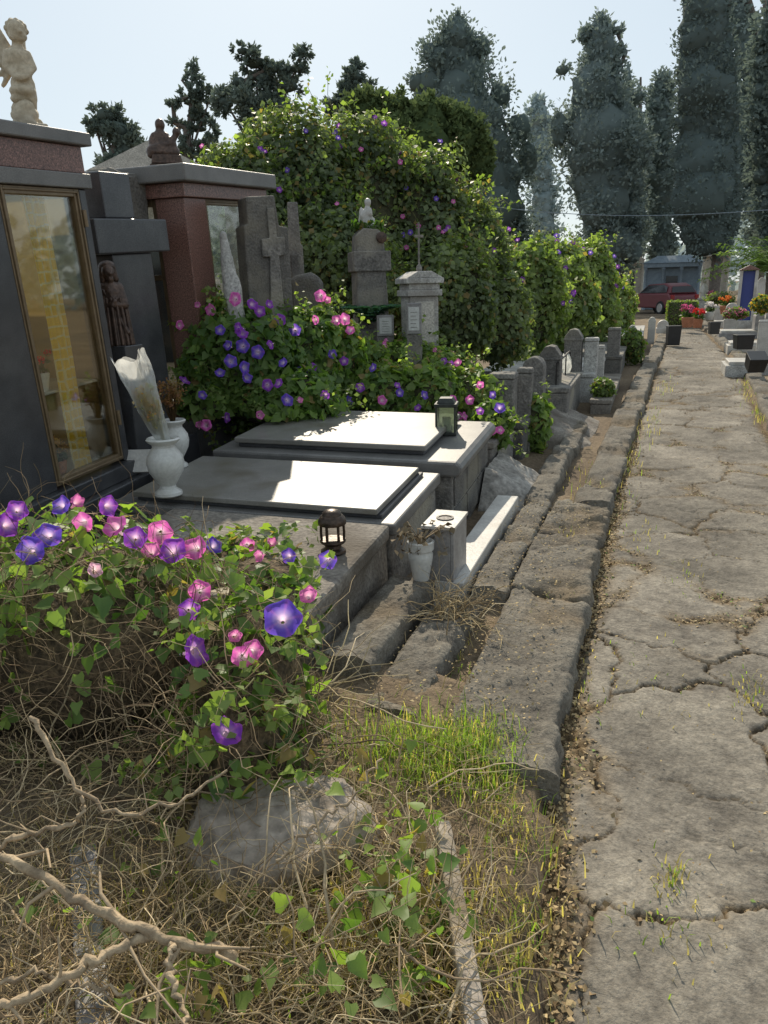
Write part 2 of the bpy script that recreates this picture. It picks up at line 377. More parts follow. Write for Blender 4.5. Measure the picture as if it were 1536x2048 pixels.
# ------------------------------------------------------------------ world and sun
SUN_AZ = rad(-24.0); SUN_EL = rad(37)
w = bpy.data.worlds.new('World'); SC.world = w; w.use_nodes = True; nt = w.node_tree
sky = nt.nodes.new('ShaderNodeTexSky'); sky.sky_type = 'NISHITA'; sky.sun_disc = False
sky.sun_elevation = SUN_EL; sky.sun_rotation = SUN_AZ; sky.air_density = 1.0; sky.dust_density = 1.0; sky.ozone_density = 1.5
bg = nt.nodes['Background']; bg.inputs['Strength'].default_value = .12
hz_ = nt.nodes.new('ShaderNodeVectorMath'); hz_.operation = 'MULTIPLY_ADD'; hz_.inputs[1].default_value = (.23, .23, .22); hz_.inputs[2].default_value = (4.5, 5.15, 5.6)
nt.links.new(sky.outputs[0], hz_.inputs[0]); nt.links.new(hz_.outputs[0], bg.inputs['Color'])
sl = bpy.data.lights.new('sun', 'SUN'); sl.energy = 5.0; sl.angle = rad(.5); sl.color = (1, .89, .72)
so = bpy.data.objects.new('sun', sl); C.objects.link(so); so.location = (-10, 20, 20)
sd = Vector((math.sin(SUN_AZ)*math.cos(SUN_EL), math.cos(SUN_AZ)*math.cos(SUN_EL), math.sin(SUN_EL)))
so.rotation_euler = sd.to_track_quat('Z', 'Y').to_euler()
SC.view_settings.view_transform = 'Standard'; SC.view_settings.look = 'None'; SC.view_settings.exposure = 0
# ------------------------------------------------------------------ ground
xs = np.concatenate([np.linspace(-400, -6, 14), np.linspace(-5.2, 4, 170), np.linspace(5, 400, 14)])
ys = np.concatenate([np.linspace(-200, -1, 8), np.linspace(-.5, 6, 150), np.linspace(6.4, 40, 60), np.linspace(45, 600, 14)])
X, Y = np.meshgrid(xs, ys)
XL = lambda y: np.interp(y, [0, 1.3, 2.4, 6, 10.2, 21, 29, 45], [-.02, -.1, -.22, -.17, -.04, .35, .67, 1.2])
XR = lambda y: np.interp(y, [0, 2, 9, 16, 29, 45], [1.35, 1.25, 1.24, 1.62, 1.6, 2.0])
left = X < XL(Y)-.02; right = X > XR(Y)
n1 = fb2(X, Y, 1.5, 5); n2 = fb2(X, Y, 7, 3)
near = np.clip((1.0-np.abs(X-XL(Y)+1.2)/1.4), 0, 1)*(Y < 2.6)
Z = np.where(left, .03+.05*n1+.02*n2+.09*np.clip(near*2, 0, 1), np.where(right, .04+.03*n1, -.09))
Z = np.where((X < -6) | (X > 5) | (Y > 42), -.02, Z)
t = np.clip(.5+n1+.5*n2, 0, 1)[..., None]
col = np.array((.11, .08, .052))*(1-t)+np.array((.22, .165, .105))*t
gm = NM(); gm.add(np.stack([X, Y, Z], -1), gridF(*X.shape), col.reshape(-1, 3))
tag(gm.build('ground', MT['ground'], None, True), kind='structure')
# ------------------------------------------------------------------ path
yy = [0.7]
while yy[-1] < 46: yy.append(yy[-1]+(.0095 if yy[-1] < 3.6 else min(.3, .0095*(yy[-1]/3.6)**1.65)))
yy = np.array(yy); uu = np.linspace(0, 1, 152)
Yp = np.repeat(yy[:, None], len(uu), 1); Xp = XL(Yp)-.03+(XR(Yp)-XL(Yp)+.06)*uu[None]
r5 = np.random.default_rng(5)
def voro(wx, wy, sx, sy, r):
    seeds = np.array([(x+r.uniform(-.42, .42)*sx, y+r.uniform(-.42, .42)*sy) for y in np.arange(.2, 47, sy) for x in np.arange(-.4, 2.5, sx)])
    P = np.stack([wx.ravel(), wy.ravel()], -1); F1 = np.empty(len(P)); F2 = np.empty(len(P)); ID = np.empty(len(P), int)
    od = np.argsort(P[:, 1])
    for a in range(0, len(P), 3000):
        ii = od[a:a+3000]; lo, hi = P[ii[0], 1]-2.2*sy, P[ii[-1], 1]+2.2*sy
        k = np.where((seeds[:, 1] > lo) & (seeds[:, 1] < hi))[0]
        D = np.hypot(P[ii, None, 0]-seeds[None, k, 0], P[ii, None, 1]-seeds[None, k, 1])
        o = np.argpartition(D, 1, axis=1)[:, :2]; dd = np.take_along_axis(D, o, 1); s = np.argsort(dd, 1)
        F1[ii] = np.take_along_axis(dd, s, 1)[:, 0]; F2[ii] = np.take_along_axis(dd, s, 1)[:, 1]; ID[ii] = k[np.take_along_axis(o, s, 1)[:, 0]]
    return (F2-F1).reshape(wx.shape), ID.reshape(wx.shape), seeds
w1 = fb2(Xp, Yp, 2.0, 5); w2 = fb2(Xp+5, Yp+9, 2.1, 5); w3 = fb2(Xp, Yp, 9, 4); w4 = fb2(Xp+3, Yp+7, 9, 4); w5 = fb2(Xp, Yp, 31, 3); w6 = fb2(Xp+3, Yp+7, 31, 3)
wx = Xp+.26*w1+.09*w3+.03*w5; wy = Yp+.28*w2+.09*w4+.03*w6
edge, ID, seeds = voro(wx, wy, .66, .46, r5)
e2, _, _ = voro(Xp+.14*w1+.09*w3+.02*w5, Yp+.14*w2+.09*w4+.02*w6, .34, .24, r5)
big_ = np.clip(fb2(Xp+11, Yp+4, 1.6, 3)*2.2+.42, 0, 1)
wvar = .010+.022*big_**2
crack = np.clip(1-edge/wvar, 0, 1)*np.clip(.35+big_, 0, 1); crack = np.sqrt(np.clip(crack, 0, 1))*np.clip(crack*3, 0, 1)
m2_ = np.clip(fb2(Xp+21, Yp+14, 1.3, 3)*4+.3, 0, 1); c2_ = np.clip(1-e2/.014, 0, 1)*m2_
edgeL = np.clip(1-(Xp-XL(Yp))/(.10+.10*fb2(Xp, Yp, 3, 3)), 0, 1); edgeR = np.clip(1-(XR(Yp)-Xp)/(.1+.1*fb2(Xp, Yp, 3, 3)), 0, 1)
tilt = r5.uniform(-1, 1, (len(seeds), 3)); tn = r5.uniform(.88, 1.12, len(seeds))
rough = fb2(Xp, Yp, 4, 5); fine = fb2(Xp, Yp, 24, 4)
lx = Xp-seeds[ID, 0]; ly = Yp-seeds[ID, 1]
patch = np.clip(fb2(Xp+31, Yp+2, 2.2, 5)*3-.3, 0, 1)*np.clip(1-edge/.14, 0, 1)
Zp = .022+.005*tilt[ID, 0]+.010*tilt[ID, 1]*lx+.010*tilt[ID, 2]*ly+.008*rough+.0045*fine-.017*crack-.007*c2_-.024*np.clip(edgeL+edgeR, 0, 1)-.006*patch
wear = np.clip(.5+1.3*fb2(Xp+41, Yp+8, 1.7, 4), 0, 1)[..., None]
st = np.clip(.5+.75*rough+.7*fine, 0, 1)[..., None]
stone_ = (np.array((.112, .099, .082))*(1-st)+np.array((.245, .219, .178))*st)*tn[ID][..., None]*(.8+.45*wear)
soil = np.array((.185, .13, .07))*(.8+.7*fine[..., None])
k = np.clip(np.maximum(crack*1.1, np.maximum(edgeL, edgeR)*1.1)+patch*.9, 0, 1)[..., None]
pc = (stone_*(1-k)+soil*k)*(1-.55*c2_[..., None])*(1-.4*crack[..., None])
pm = NM(); pm.add(np.stack([Xp, Yp, Zp], -1), gridF(*Xp.shape), pc.reshape(-1, 3))
tag(pm.build('path', MT['path'], None, True), kind='structure')
kk = (k[..., 0] > .45) & (Yp < 9)
crackpts = np.stack([Xp, Yp, Zp], -1)[kk]; cw = np.gradient(yy)[:, None]*np.ones_like(Xp); cw = cw[kk]; cw = cw/cw.sum()
# ------------------------------------------------------------------ kerbs
def kerb(name, y0, y1, xf, wid, h, step=.025, joints=1.1, seedo=0., rg=1.0):
    ys_ = np.arange(y0, y1, step); prof = [(0, -.06), (.003, .02), (.006, h*.5), (.010, h*.8), (.018, h*.95), (.034, h)]+[(s, h+.004) for s in np.linspace(.055, wid-.03, 20)]+[(wid-.012, h*.98), (wid, h*.7), (wid+.004, -.06)]
    pr = np.array(prof); Yk = np.repeat(ys_[:, None], len(pr), 1); Xk = xf(Yk)-pr[None, :, 0]; Zk = np.repeat(pr[None, :, 1], len(ys_), 0)
    n = fbm(np.stack([Xk*4, Yk*4, Zk*4+seedo], -1), 5); n2 = fbm(np.stack([Xk*20, Yk*20, Zk*20+seedo], -1), 3)
    q = (Yk+.3*np.sin(Yk*1.3)+.12*n+.02*n2)/joints
    seg = np.floor(q); off = (_h(seg.astype(np.int64), np.int64(3), np.int64(7))-.5)
    ph = np.abs(q % 1-.5); jn = np.clip(1-(.5-ph)*joints/.014, 0, 1)
    top = np.clip(Zk/h, 0, 1); chip = np.clip(fbm(np.stack([Xk*2.5, Yk*2.5, Zk*0+seedo+5], -1), 4)*3-.5, 0, 1)
    Xk = Xk+(.034*n+.018*n2)*rg-.045*off; Zk = Zk+((.030*n+.02*n2)*rg+.03*off-.035*jn-.05*chip)*top
    Zk[0] = -.06; Zk[-1] = -.06
    tt = np.clip(.5+n*.9+.6*n2, 0, 1)[..., None]; col = np.array((.095, .084, .07))*(1-tt)+np.array((.23, .207, .168))*tt
    dirt = np.clip(chip*.8+np.clip(fbm(np.stack([Xk*3, Yk*3, Zk*0+9], -1), 4)*2-.35, 0, 1), 0, 1)[..., None]*top[..., None]
    col = (col*(1-dirt*.7)+np.array((.16, .115, .065))*dirt*.7)*(1-.55*jn[..., None])
    m = NM(); m.add(np.stack([Xk, Yk, Zk], -1), gridF(*Xk.shape)[:, ::-1], col.reshape(-1, 3))
    return tag(m.build(name, MT['kerb'], None, True, ang=60), kind='structure')
kerb('kerb', 2.08, 5.3, lambda y: XL(y)-.0, .40, .115, .018, 1.1)
kerb('kerb', 5.3, 24, lambda y: XL(y)-.0, .27, .11, .045, 1.2, 4)
kerb('kerb', 5, 40, lambda y: XR(y)+.28, .25, .1, .08, 1.4, 9)
kerb('step', 2.25, 3.42, lambda y: -.69+0*y, .22, .14, .02, 1.7, 20)
kerb('step', 2.45, 3.42, lambda y: -.93+0*y, .24, .2, .02, 1.9, 26)
kerb('step', 3.45, 8.5, lambda y: -.60+0*y, .19, .13, .035, .9, 30)
# ------------------------------------------------------------------ tombs
def stone(name, label, cat, parts, loc=(0, 0, 0), group=None, rotz=0):
    t = thing(name, label, cat, loc, rotz, group, tilt=True)
    for nm_, mb, m, bev in parts: obj(nm_, mb, m, t, bev)
    return t
B0 = Vector((-1.2, 2.5, 0)); B1 = Vector((-1.2, 3.52, 0)); B2 = Vector((-1.1, 4.5, 0))
stone('concrete_tomb', 'rough brown concrete tomb half covered by vines, carrying the iron lantern', 'tomb',
      [('base', MB().box(-1.3, -.02, 0, 1.0, -.1, .29), MT['conc'], .015), ('cover_slab', MB().box(-1.3, 0, .0, 1.0, .292, .375), MT['conc'], .02)], B0)
stone('granite_tomb', 'low grey tomb with thin polished slab in front of the white vases', 'tomb',
      [('base', MB().box(-1.75, -.01, .01, .9, -.1, .36), MT['oldstone'], .012), ('coping', MB().box(-1.75, .02, 0, .92, .362, .43), MT['ggran'], .012),
       ('lower_slab', MB().box(-1.6, -.07, .06, .84, .432, .455), MT['dgran'], .004), ('cover_slab', MB().box(-1.62, -.09, .04, .82, .457, .49), MT['slab'], .006)], B1)
b2 = MB().box(-1.75, -.03, .03, 1.1, -.1, .44)
cop = MB().prism([(-1.75, .442), (.0, .442), (.025, .455), (.04, .48), (.04, .505), (.025, .53), (0, .545), (-1.75, .545)], 0, 1.12, 'y')
pan = MB()
for i in range(3):
    for j in range(2): pan.box(-.03, -.018, .06+i*.35, .06+i*.35+.33, .02+j*.21, .02+j*.21+.19)
stone('moulded_tomb', 'dark grey tomb with rounded coping and shining slab behind the vase', 'tomb',
      [('base', b2, MT['oldstone'], .01), ('coping', cop, MT['ggran'], .018), ('side_blocks', pan, MT['lava'], .008),
       ('lower_slab', MB().box(-1.6, -.24, .12, 1.02, .547, .575), MT['dgran'], .004), ('cover_slab', MB().box(-1.62, -.22, .1, 1.04, .577, .615), MT['slab'], .008)], B2)
tag(obj('marble_edging', MB().box(-.95, -.80, 3.42, 5.1, .05, .175), MT['marble'], None, .006), 'long white marble kerb strip beside the marble box', 'edging')
t = thing('marble_box', 'grey marble box with round vase hole beside the stone flowerpot', 'grave vase holder', (-.93, 3.42, .175))
obj('side_panels', MB().box(-.08, -.064, 0, .28, 0, .27).box(.064, .08, 0, .28, 0, .27).box(-.063, .063, .0, .018, 0, .27).box(-.063, .063, .262, .28, 0, .27), MT['gmarble'], t, .002)
obj('top_slab', MB().box(-.087, .087, -.008, .288, .271, .288), MT['marble'], t, .003)
obj('ring', MB().lathe([(.045, .288), (.045, .294), (.034, .294), (.034, .29), (.0, .29)], 20, (0, .14, 0)), MT['black'], t)
def lathe_thing(name, label, cat, loc, part, prof, m, seg=24, group=None, s=1, tilt=False, rs=1):
    t = thing(name, label, cat, loc, 0, group, tilt); obj(part, MB().lathe([(r*s*rs, z*s) for r, z in prof], seg), m, t, 0, True); return t
p = onz(842, 1158, .2)
fp = lathe_thing('stone_flowerpot', 'small pale grey flowerpot holding a dried plant', 'flowerpot', p, 'pot', [(.04, 0), (.045, .03), (.058, .1), (.062, .135), (.056, .145), (.056, .155), (.066, .16), (.068, .2), (.06, .205), (.05, .19), (.045, .17), (0, .165)], MT['ceramic'])
nm = NM()
for i in range(34):
    a = random.uniform(0, 2*PI); l = random.uniform(.06, .17); q = np.array([(0, 0, .165), (.03*math.cos(a), .03*math.sin(a), .22), (l*.7*math.cos(a), l*.7*math.sin(a), .2+l*.5), (l*math.cos(a), l*math.sin(a), .17+l*random.uniform(-.1, .6))])
    V, Fc = tube_np(q, np.array([.003, .003, .002, .001]), 3); nm.add(V, Fc, (.2, .15, .09))
    leaves(nm, q[2:], np.tile((0, 0, 1.), (2, 1)), .04, np.tile((.16, .12, .07), (2, 1)), DIA, 1, .6)
nm.build('dried_plant', MT['twig'], fp)
# ------------------------------------------------------------------ lanterns
LP = p = ontilt(667, 1105, .375, B0)
t = thing('iron_lantern', 'small domed brown metal grave lantern on the concrete tomb', 'lantern', p, .4)
obj('base', MB().lathe([(.052, 0), (.06, .006), (.058, .016), (.04, .026), (.038, .04), (.056, .05), (.062, .058), (.06, .068), (0, .068)], 24), MT['brown_iron'], t, 0, True)
for k in range(6):
    a = k*PI/3; obj('post', MB().tube([(.052*math.cos(a), .052*math.sin(a), .066), (.054*math.cos(a), .054*math.sin(a), .1), (.052*math.cos(a), .052*math.sin(a), .145)], .007, 6), MT['brown_iron'], t)
obj('roof', MB().lathe([(.056, .138), (.066, .143), (.067, .156), (.062, .17), (.052, .183), (.046, .186), (.044, .196), (.034, .206), (.016, .212), (0, .213)], 24), MT['brown_iron'], t, 0, True)
p = ontilt(893, 868, .545, B2)
t = thing('glass_lantern', 'square dark green lantern with glass sides on the tomb corner', 'lantern', p, .15)
obj('base', MB().box(-.075, .075, -.075, .075, 0, .025), MT['green_iron'], t, .004)
for sx in (-1, 1):
    for sy in (-1, 1): obj('post', MB().box(sx*.066-.007, sx*.066+.007, sy*.066-.007, sy*.066+.007, .025, .2), MT['green_iron'], t, .002)
for sx, sy in ((1, 0), (-1, 0), (0, 1), (0, -1)):
    obj('pane', MB().box(sx*.066-(.002 if sx else .058), sx*.066+(.002 if sx else .058), sy*.066-(.002 if sy else .058), sy*.066+(.002 if sy else .058), .027, .198), MT['dglass'], t)
obj('roof', MB().box(-.08, .08, -.08, .08, .2, .225).box(-.065, .065, -.065, .065, .2255, .262, tx=.02, ty=.02), MT['green_iron'], t, .004)
obj('candle', MB().lathe([(.03, .026), (.03, .12), (.026, .126), (0, .126)], 14), flat('wax', (.6, .6, .5), .5), t, 0, True)
# ------------------------------------------------------------------ vases and bouquets
VP = [(.055, 0), (.06, .006), (.058, .02), (.036, .04), (.034, .055), (.05, .085), (.072, .13), (.08, .175), (.075, .215), (.058, .245), (.048, .262), (.05, .275), (.066, .29), (.072, .302), (.066, .31), (.05, .3), (.04, .27), (0, .26)]
p = ontilt(338, 990, .49, B1)
lathe_thing('flower_vase', 'front white ceramic vase on the slab holding a wrapped bouquet', 'vase', p, 'body', VP, MT['ceramic'], 32, s=1.08, rs=1.22)
vp1 = p
p = ontilt(356, 934, .49, B1)
lathe_thing('flower_vase', 'rear white ceramic vase with dried brown flowers', 'vase', p, 'body', VP, MT['ceramic'], 32, s=1.0, rs=1.1)
vp2 = p
mz = vp1.z+.31*1.08
t = thing('wrapped_bouquet', 'dried bouquet wrapped in clear plastic leaning out of the front vase', 'bouquet', (vp1.x, vp1.y, mz))
top = at(248, 692, HF.dot(vp1)-.02)-Vector((vp1.x, vp1.y, mz)); ax = top.normalized(); sd_ = ax.cross(Vector((0, 1, 0))).normalized(); s2_ = ax.cross(sd_)
L_ = top.length; V = []; Fc = []; n = 44; rows = 20
for j in range(rows):
    u = j/(rows-1); rr = .032+.076*u**.75
    for k_ in range(n):
        a = 2*PI*k_/n; cr = float(fbm(np.array([math.cos(a)*2.2, math.sin(a)*2.2, u*5]), 3))
        fl = rr*(1+(.06*math.sin(a*3+u*2)+.36*cr)*(.3+.7*u)); e = ax*(u*L_*(1+.03*math.sin(a*2+1)*u+.035*math.sin(a*5)*u)-.06)+sd_*math.cos(a)*fl+s2_*math.sin(a)*fl*.6; V.append(e)
for j in range(rows-1):
    for k_ in range(n): Fc.append((j*n+k_, j*n+(k_+1) % n, (j+1)*n+(k_+1) % n, (j+1)*n+k_))
mb = MB(); mb.add(V, Fc); obj('plastic_wrap', mb, MT['plastic'], t, 0, False)
nm = NM(); nm2 = NM()
for i in range(46):
    a = random.uniform(0, 2*PI); rr = random.random()**.5*.05; e = ax*(L_*random.uniform(.15, .58))+sd_*math.cos(a)*rr+s2_*math.sin(a)*rr*.6
    q = np.array([tuple(ax*-.08), tuple(e*.5), tuple(e)]); V, Fc = tube_np(q, np.array([.002, .0018, .0012]), 3); nm.add(V, Fc, (.24, .2, .08))
    ps = np.array([tuple(e+Vector(np.random.default_rng(i*9+j).normal(size=3)*.014)) for j in range(9)])
    leaves(nm2, ps, np.tile(tuple(ax), (9, 1)), .022, np.tile(random.choice([(.4, .32, .16), (.6, .45, .3), (.26, .27, .12), (.46, .24, .14)]), (9, 1)), DIA, 1, 0)
tag(nm.build('stems', MT['twig'], t), kind='stuff'); nm2.build('dried_flowers', MT['leaf'], t)
t = thing('dried_flowers', 'brown dried flower bunch standing in the rear vase', 'bouquet', (vp2.x, vp2.y, vp2.z+.3))
nm = NM()
for i in range(60):
    a = random.uniform(0, 2*PI); rr = random.random()**.5*.08; e = np.array((rr*math.cos(a)-.0, rr*math.sin(a), random.uniform(.12, .24)))
    V, Fc = tube_np(np.array([(0, 0, -.05), tuple(e*.5), tuple(e)]), np.array([.002, .0018, .0012]), 3); nm.add(V, Fc, (.16, .1, .05))
    ps = e+np.random.default_rng(i).normal(size=(12, 3))*.013
    leaves(nm, ps, np.tile((0, 0, 1.), (12, 1)), .018, np.tile((random.uniform(.2, .32), .14, .08), (12, 1)), DIA, 1.2, 0)
nm.build('bunch', MT['leaf'], t)
p = ontilt(285, 945, .49, B1)
t = thing('leaning_plaque', 'small white marble plaque leaning behind the front vase', 'plaque', p, rad(20))
o = obj('plaque', MB().box(-.11, .11, -.012, .012, 0, .15), MT['marble'], t, .003, rot=(rad(-28), 0, 0))
# ------------------------------------------------------------------ statue helpers
def facecam(p): return math.atan2(-p[0], p[1])
def capsule_fig(caps, ells):
    mb = MB()
    for p, q, a, b in caps: mb.cap(p, q, a, b, 10)
    for c, r in ells: mb.ell(c, r, 14, 11)
    return mb
# ------------------------------------------------------------------ shrine one
def shrine_front(Xf, y0, y1, z0, z1, t, mframe, hinges=True):
    fw = .042
    fr = MB().box(Xf-.04, Xf+.012, y0, y0+fw, z0, z1).box(Xf-.04, Xf+.012, y1-fw, y1, z0, z1).box(Xf-.04, Xf+.012, y0+fw, y1-fw, z1-fw, z1).box(Xf-.04, Xf+.012, y0+fw, y1-fw, z0, z0+fw)
    fr.box(Xf+.012, Xf+.022, y0+.012, y0+.024, z0+.012, z1-.012).box(Xf+.012, Xf+.022, y1-.024, y1-.012, z0+.012, z1-.012).box(Xf+.012, Xf+.022, y0+.024, y1-.024, z1-.024, z1-.012).box(Xf+.012, Xf+.022, y0+.024, y1-.024, z0+.012, z0+.024)
    d = obj('door', fr, mframe, t, .004)
    obj('glass_pane', MB().box(Xf-.016, Xf-.01, y0+fw, y1-fw, z0+fw, z1-fw), MT['glass'], d)
    if hinges:
        for z in (z0+.22, z1-.2): obj('hinge', MB().lathe([(.012, 0), (.012, .09), (0, .09)], 10, (Xf+.03, y1-.005, z)), mframe, d, 0, True)
    return d
S0 = Vector((-3.1, 2.75, 0)); t = thing('glazed_shrine', 'tall dark granite shrine with gilt door and yellow lace curtain, angel on top', 'shrine', S0, tilt=True)
D_ = -.8; YB = 1.19; DL = .54
obj('plinth', MB().box(D_, .05, -.04, YB+.02, .422, .52).box(D_, .10, -.06, YB+.05, -.1, .42), MT['dgran'], t, .008)
obj('pillar', MB().box(-.12, 0, 0, DL, .52, 2.11), MT['dgran'], t, .006)
obj('pillar', MB().box(-.12, 0, YB-.055, YB, .52, 2.11), MT['dgran'], t, .006)
for y0, y1 in ((0, .1), (YB-.06, YB)):
    obj('pillar', MB().box(D_, D_+.1, y0, y1, .52, 2.11), MT['dgran'], t, .006)
obj('side_panel', MB().box(D_+.1, -.12, .02, .05, .52, 2.11), MT['pale'], t, .003)
obj('side_window', MB().box(D_+.1, -.12, YB-.034, YB-.028, .52, 2.11), MT['amber'], t)
obj('back_window', MB().box(D_+.03, D_+.036, .1, YB-.06, .52, 2.11), MT['amber'], t)
obj('lintel', MB().box(D_-.01, .03, -.03, YB+.03, 2.112, 2.19), MT['ggran'], t, .006)
obj('frieze', MB().box(D_, .01, -.01, YB+.01, 2.192, 2.33), MT['rgran'], t, .004)
obj('roof_slab', MB().box(D_-.04, .05, -.05, YB+.06, 2.332, 2.40), MT['ggran'], t, .008)
shrine_front(-.01, DL, YB-.06, .54, 2.11, t, MT['brass'])
obj('shelf', MB().box(D_+.35, -.06, .3, YB-.1, 1.035, 1.05), MT['marble'], t, .003)
obj('floor_slab', MB().box(D_+.1, -.1, .06, YB-.07, .522, .53), MT['marble'], t, .002)
nc = 44; rw = 26; V = []; Fc = []
for j in range(rw):
    z = 2.06-(2.06-.56)*j/(rw-1)
    for i in range(nc):
        u = i/(nc-1); V.append((-.045+.008*math.sin(u*30)+.004*math.sin(z*7), .745+.16*u+.01*math.sin(z*5), z))
for j in range(rw-1):
    for i in range(nc-1): Fc.append((j*nc+i, j*nc+i+1, (j+1)*nc+i+1, (j+1)*nc+i))
mb = MB(); mb.add(V, Fc); obj('lace_curtain', mb, MT['lace'], t, 0, True)
def pot_flowers(loc, label, cat, colr, potm, s=1.0, n=14, name='potted_flowers', group=None, spread=.08, h=.14, pot=True):
    t = thing(name, label, cat, loc, 0, group)
    if pot: obj('pot', MB().lathe([(.05*s, 0), (.062*s, .06*s), (.07*s, .11*s), (.062*s, .115*s), (.05*s, .1*s), (0, .095*s)], 18), potm, t, 0, True)
    nm = NM(); nb = NM(); z0 = .1*s if pot else 0
    g = np.random.default_rng(int(abs(loc[0]*100+loc[1]*37)))
    for i in range(n):
        a = g.uniform(0, 2*PI); rr = g.random()**.5*spread*s; e = np.array((rr*math.cos(a), rr*math.sin(a), z0+h*s*g.uniform(.55, 1)))
        V, Fc = tube_np(np.array([(0, 0, z0-.02*s), (e[0]*.6, e[1]*.6, e[2]*.7), tuple(e)]), np.array([.003, .0025, .002])*s, 3); nm.add(V, Fc, (.06, .1, .03))
        lp = np.array([e*(.5+.1*q)+g.normal(size=3)*.01*s for q in range(4)]); leaves(nm, lp, np.tile((0, 0, 1.), (4, 1)), .045*s, np.tile((.07, .12, .035), (4, 1)), DIA, 1, .2)
        ps = e+g.normal(size=(16, 3))*.008*s; leaves(nb, ps, nrm(ps-e), .022*s, np.tile(np.array(colr)*g.uniform(.7, 1.2), (16, 1)), DIA, .4, -.3)
    nm.build('foliage', MT['leaf'], t); nb.build('blossoms', MT['petal'], t); return t
pot_flowers(T_(S0, (-.13, .69, 1.05)), 'white pot of red flowers on the shrine shelf', 'flowers', (.85, .04, .04), MT['ceramic'], .9, 14)
pot_flowers(T_(S0, (-.13, .68, .53)), 'small pot of pale flowers on the shrine floor', 'flowers', (.6, .42, .15), MT['terra'], 1.0, 16)
# cherub
cb = T_(S0, (-.10, .95, 2.40)); k = mpp(40, 160, HF.dot(cb))
def L(px, py, d=0): return ((px-42)*k, d*k, (262-py)*k)
t = thing('angel_statue', 'cream stone cherub with wings standing on a rock on the near shrine', 'statue', cb, facecam(cb))
caps = [(L(42, 108), L(42, 124), 10*k, 13*k), (L(38, 132), L(43, 165), 20*k, 18*k), (L(33, 178), L(29, 205), 14*k, 11*k), (L(29, 205), L(31, 232), 10*k, 8*k), (L(51, 178), L(55, 206, -6), 14*k, 11*k), (L(55, 206, -6), L(53, 232), 10*k, 8*k),
        (L(58, 126), L(66, 150, -4), 8*k, 7*k), (L(66, 150, -4), L(50, 170, -19), 7*k, 6*k), (L(21, 126), L(15, 150, -4), 8*k, 7*k), (L(15, 150, -4), L(32, 173, -20), 7*k, 6*k)]
els = [(L(45, 88, -4), (18*k, 19*k, 21*k)), (L(43, 162, -6), (19*k, 17*k, 19*k)), (L(51, 92, -21), (4*k, 5*k, 4*k)), (L(52, 99, -12), (11*k, 8*k, 9*k)), (L(38, 99, -12), (11*k, 8*k, 9*k)), (L(40, 194, -6), (26*k, 20*k, 13*k)), (L(34, 208, -4), (20*k, 16*k, 10*k)), (L(40, 172, -21), (9*k, 6*k, 7*k))]
obj('body', capsule_fig(caps, els), MT['cream'], t, 0, True, .0065, sm=4)
hr = [(L(43, 84, 5), (19.5*k, 17*k, 20*k))]
for i in range(26):
    a = i*2.399; h_ = .05+.9*(i/26); s_ = math.sqrt(max(0, 1-h_*h_)); dx, dy = s_*math.cos(a), s_*math.sin(a)
    if dy < -.35 and h_ < .62: continue
    hr.append((L(44+18*dx, 86-19*h_, 3+17*dy), (5.5*k, 5.5*k, 5.5*k)))
obj('hair', capsule_fig([], hr), MT['cream'], t, 0, True, .005, sm=2)
for sx in (-1, 1):
    w_ = MB()
    for j in range(7):
        u = j/6; p0 = Vector(L(40+sx*7, 128+u*12, 17)); p1 = Vector(L(40+sx*(22+(22 if sx < 0 else -8)*math.sin(.6+u*1.9)), 66+u*112, 30 if sx < 0 else 44))
        w_.cap(p0, p1, 7*k, 5*k, 8)
    obj('wing', w_, MT['cream'], t, 0, True, .008, sm=4)
rk = MB()
for i in range(18):
    a = i*2.4; rr = 22*(i % 4)/3; rk.ell(L(40+rr*math.cos(a)*1.1, 246-16*((i*7) % 5)/5+(8 if rr > 15 else -8), rr*math.sin(a)), (17*k, 17*k, 16*k), 10, 8, 0, .12)
rk.box(*[x*k for x in (-38, 36, -30, 30)], 0, 8*k)
obj('rock_base', rk, MT['cream'], t, 0, True, .008, sm=2)
# ------------------------------------------------------------------ dark stele, granite cross, bronze figure
V0 = at(190, 262, 6.0)
mb = MB().prism([(-.2, -.05), (.22, -.05), (.2, 2.4), (.1, 2.46), (-.02, 2.45), (-.14, 2.48), (-.19, 2.42)], -.12, .12, 'y')
tag(obj('rough_stele', mb, MT['lava'], None, .03, loc=(V0.x, V0.y, 0), rot=(TL, 0, rad(80))), 'tall rough dark stele between the near shrine and granite cross', 'gravestone')
t = thing('granite_cross', 'massive dark granite cross standing right of the near shrine', 'cross', (-3.5, 4.62, 0), tilt=True)
obj('shaft', MB().box(-.14, .14, -.2, .23, .55, 1.87).box(-.13, .13, -.19, .12, 2.09, 2.37), MT['dgran'], t, .01)
obj('arm', MB().box(-.155, .17, -.36, .42, 1.872, 2.088), MT['dgran'], t, .01)
obj('pedestal', MB().box(-.2, .24, -.3, .36, -.1, .55), MT['dgran'], t, .01)
bp_ = at(242, 690, 4.9)
tag(obj('figure_plinth', MB().box(-.1, .1, -.09, .09, -.05, bp_.z), MT['dgran'], None, .006, loc=(bp_.x, bp_.y, 0)), 'narrow dark granite block under the bronze robed figure', 'pedestal')
k = mpp(240, 600, 4.9)
def L(px, py, d=0): return ((px-242)*k, d*k, (690-py)*k)
t = thing('bronze_figure', 'bronze robed figure with bowed head beside the granite cross', 'statue', bp_, facecam(bp_))
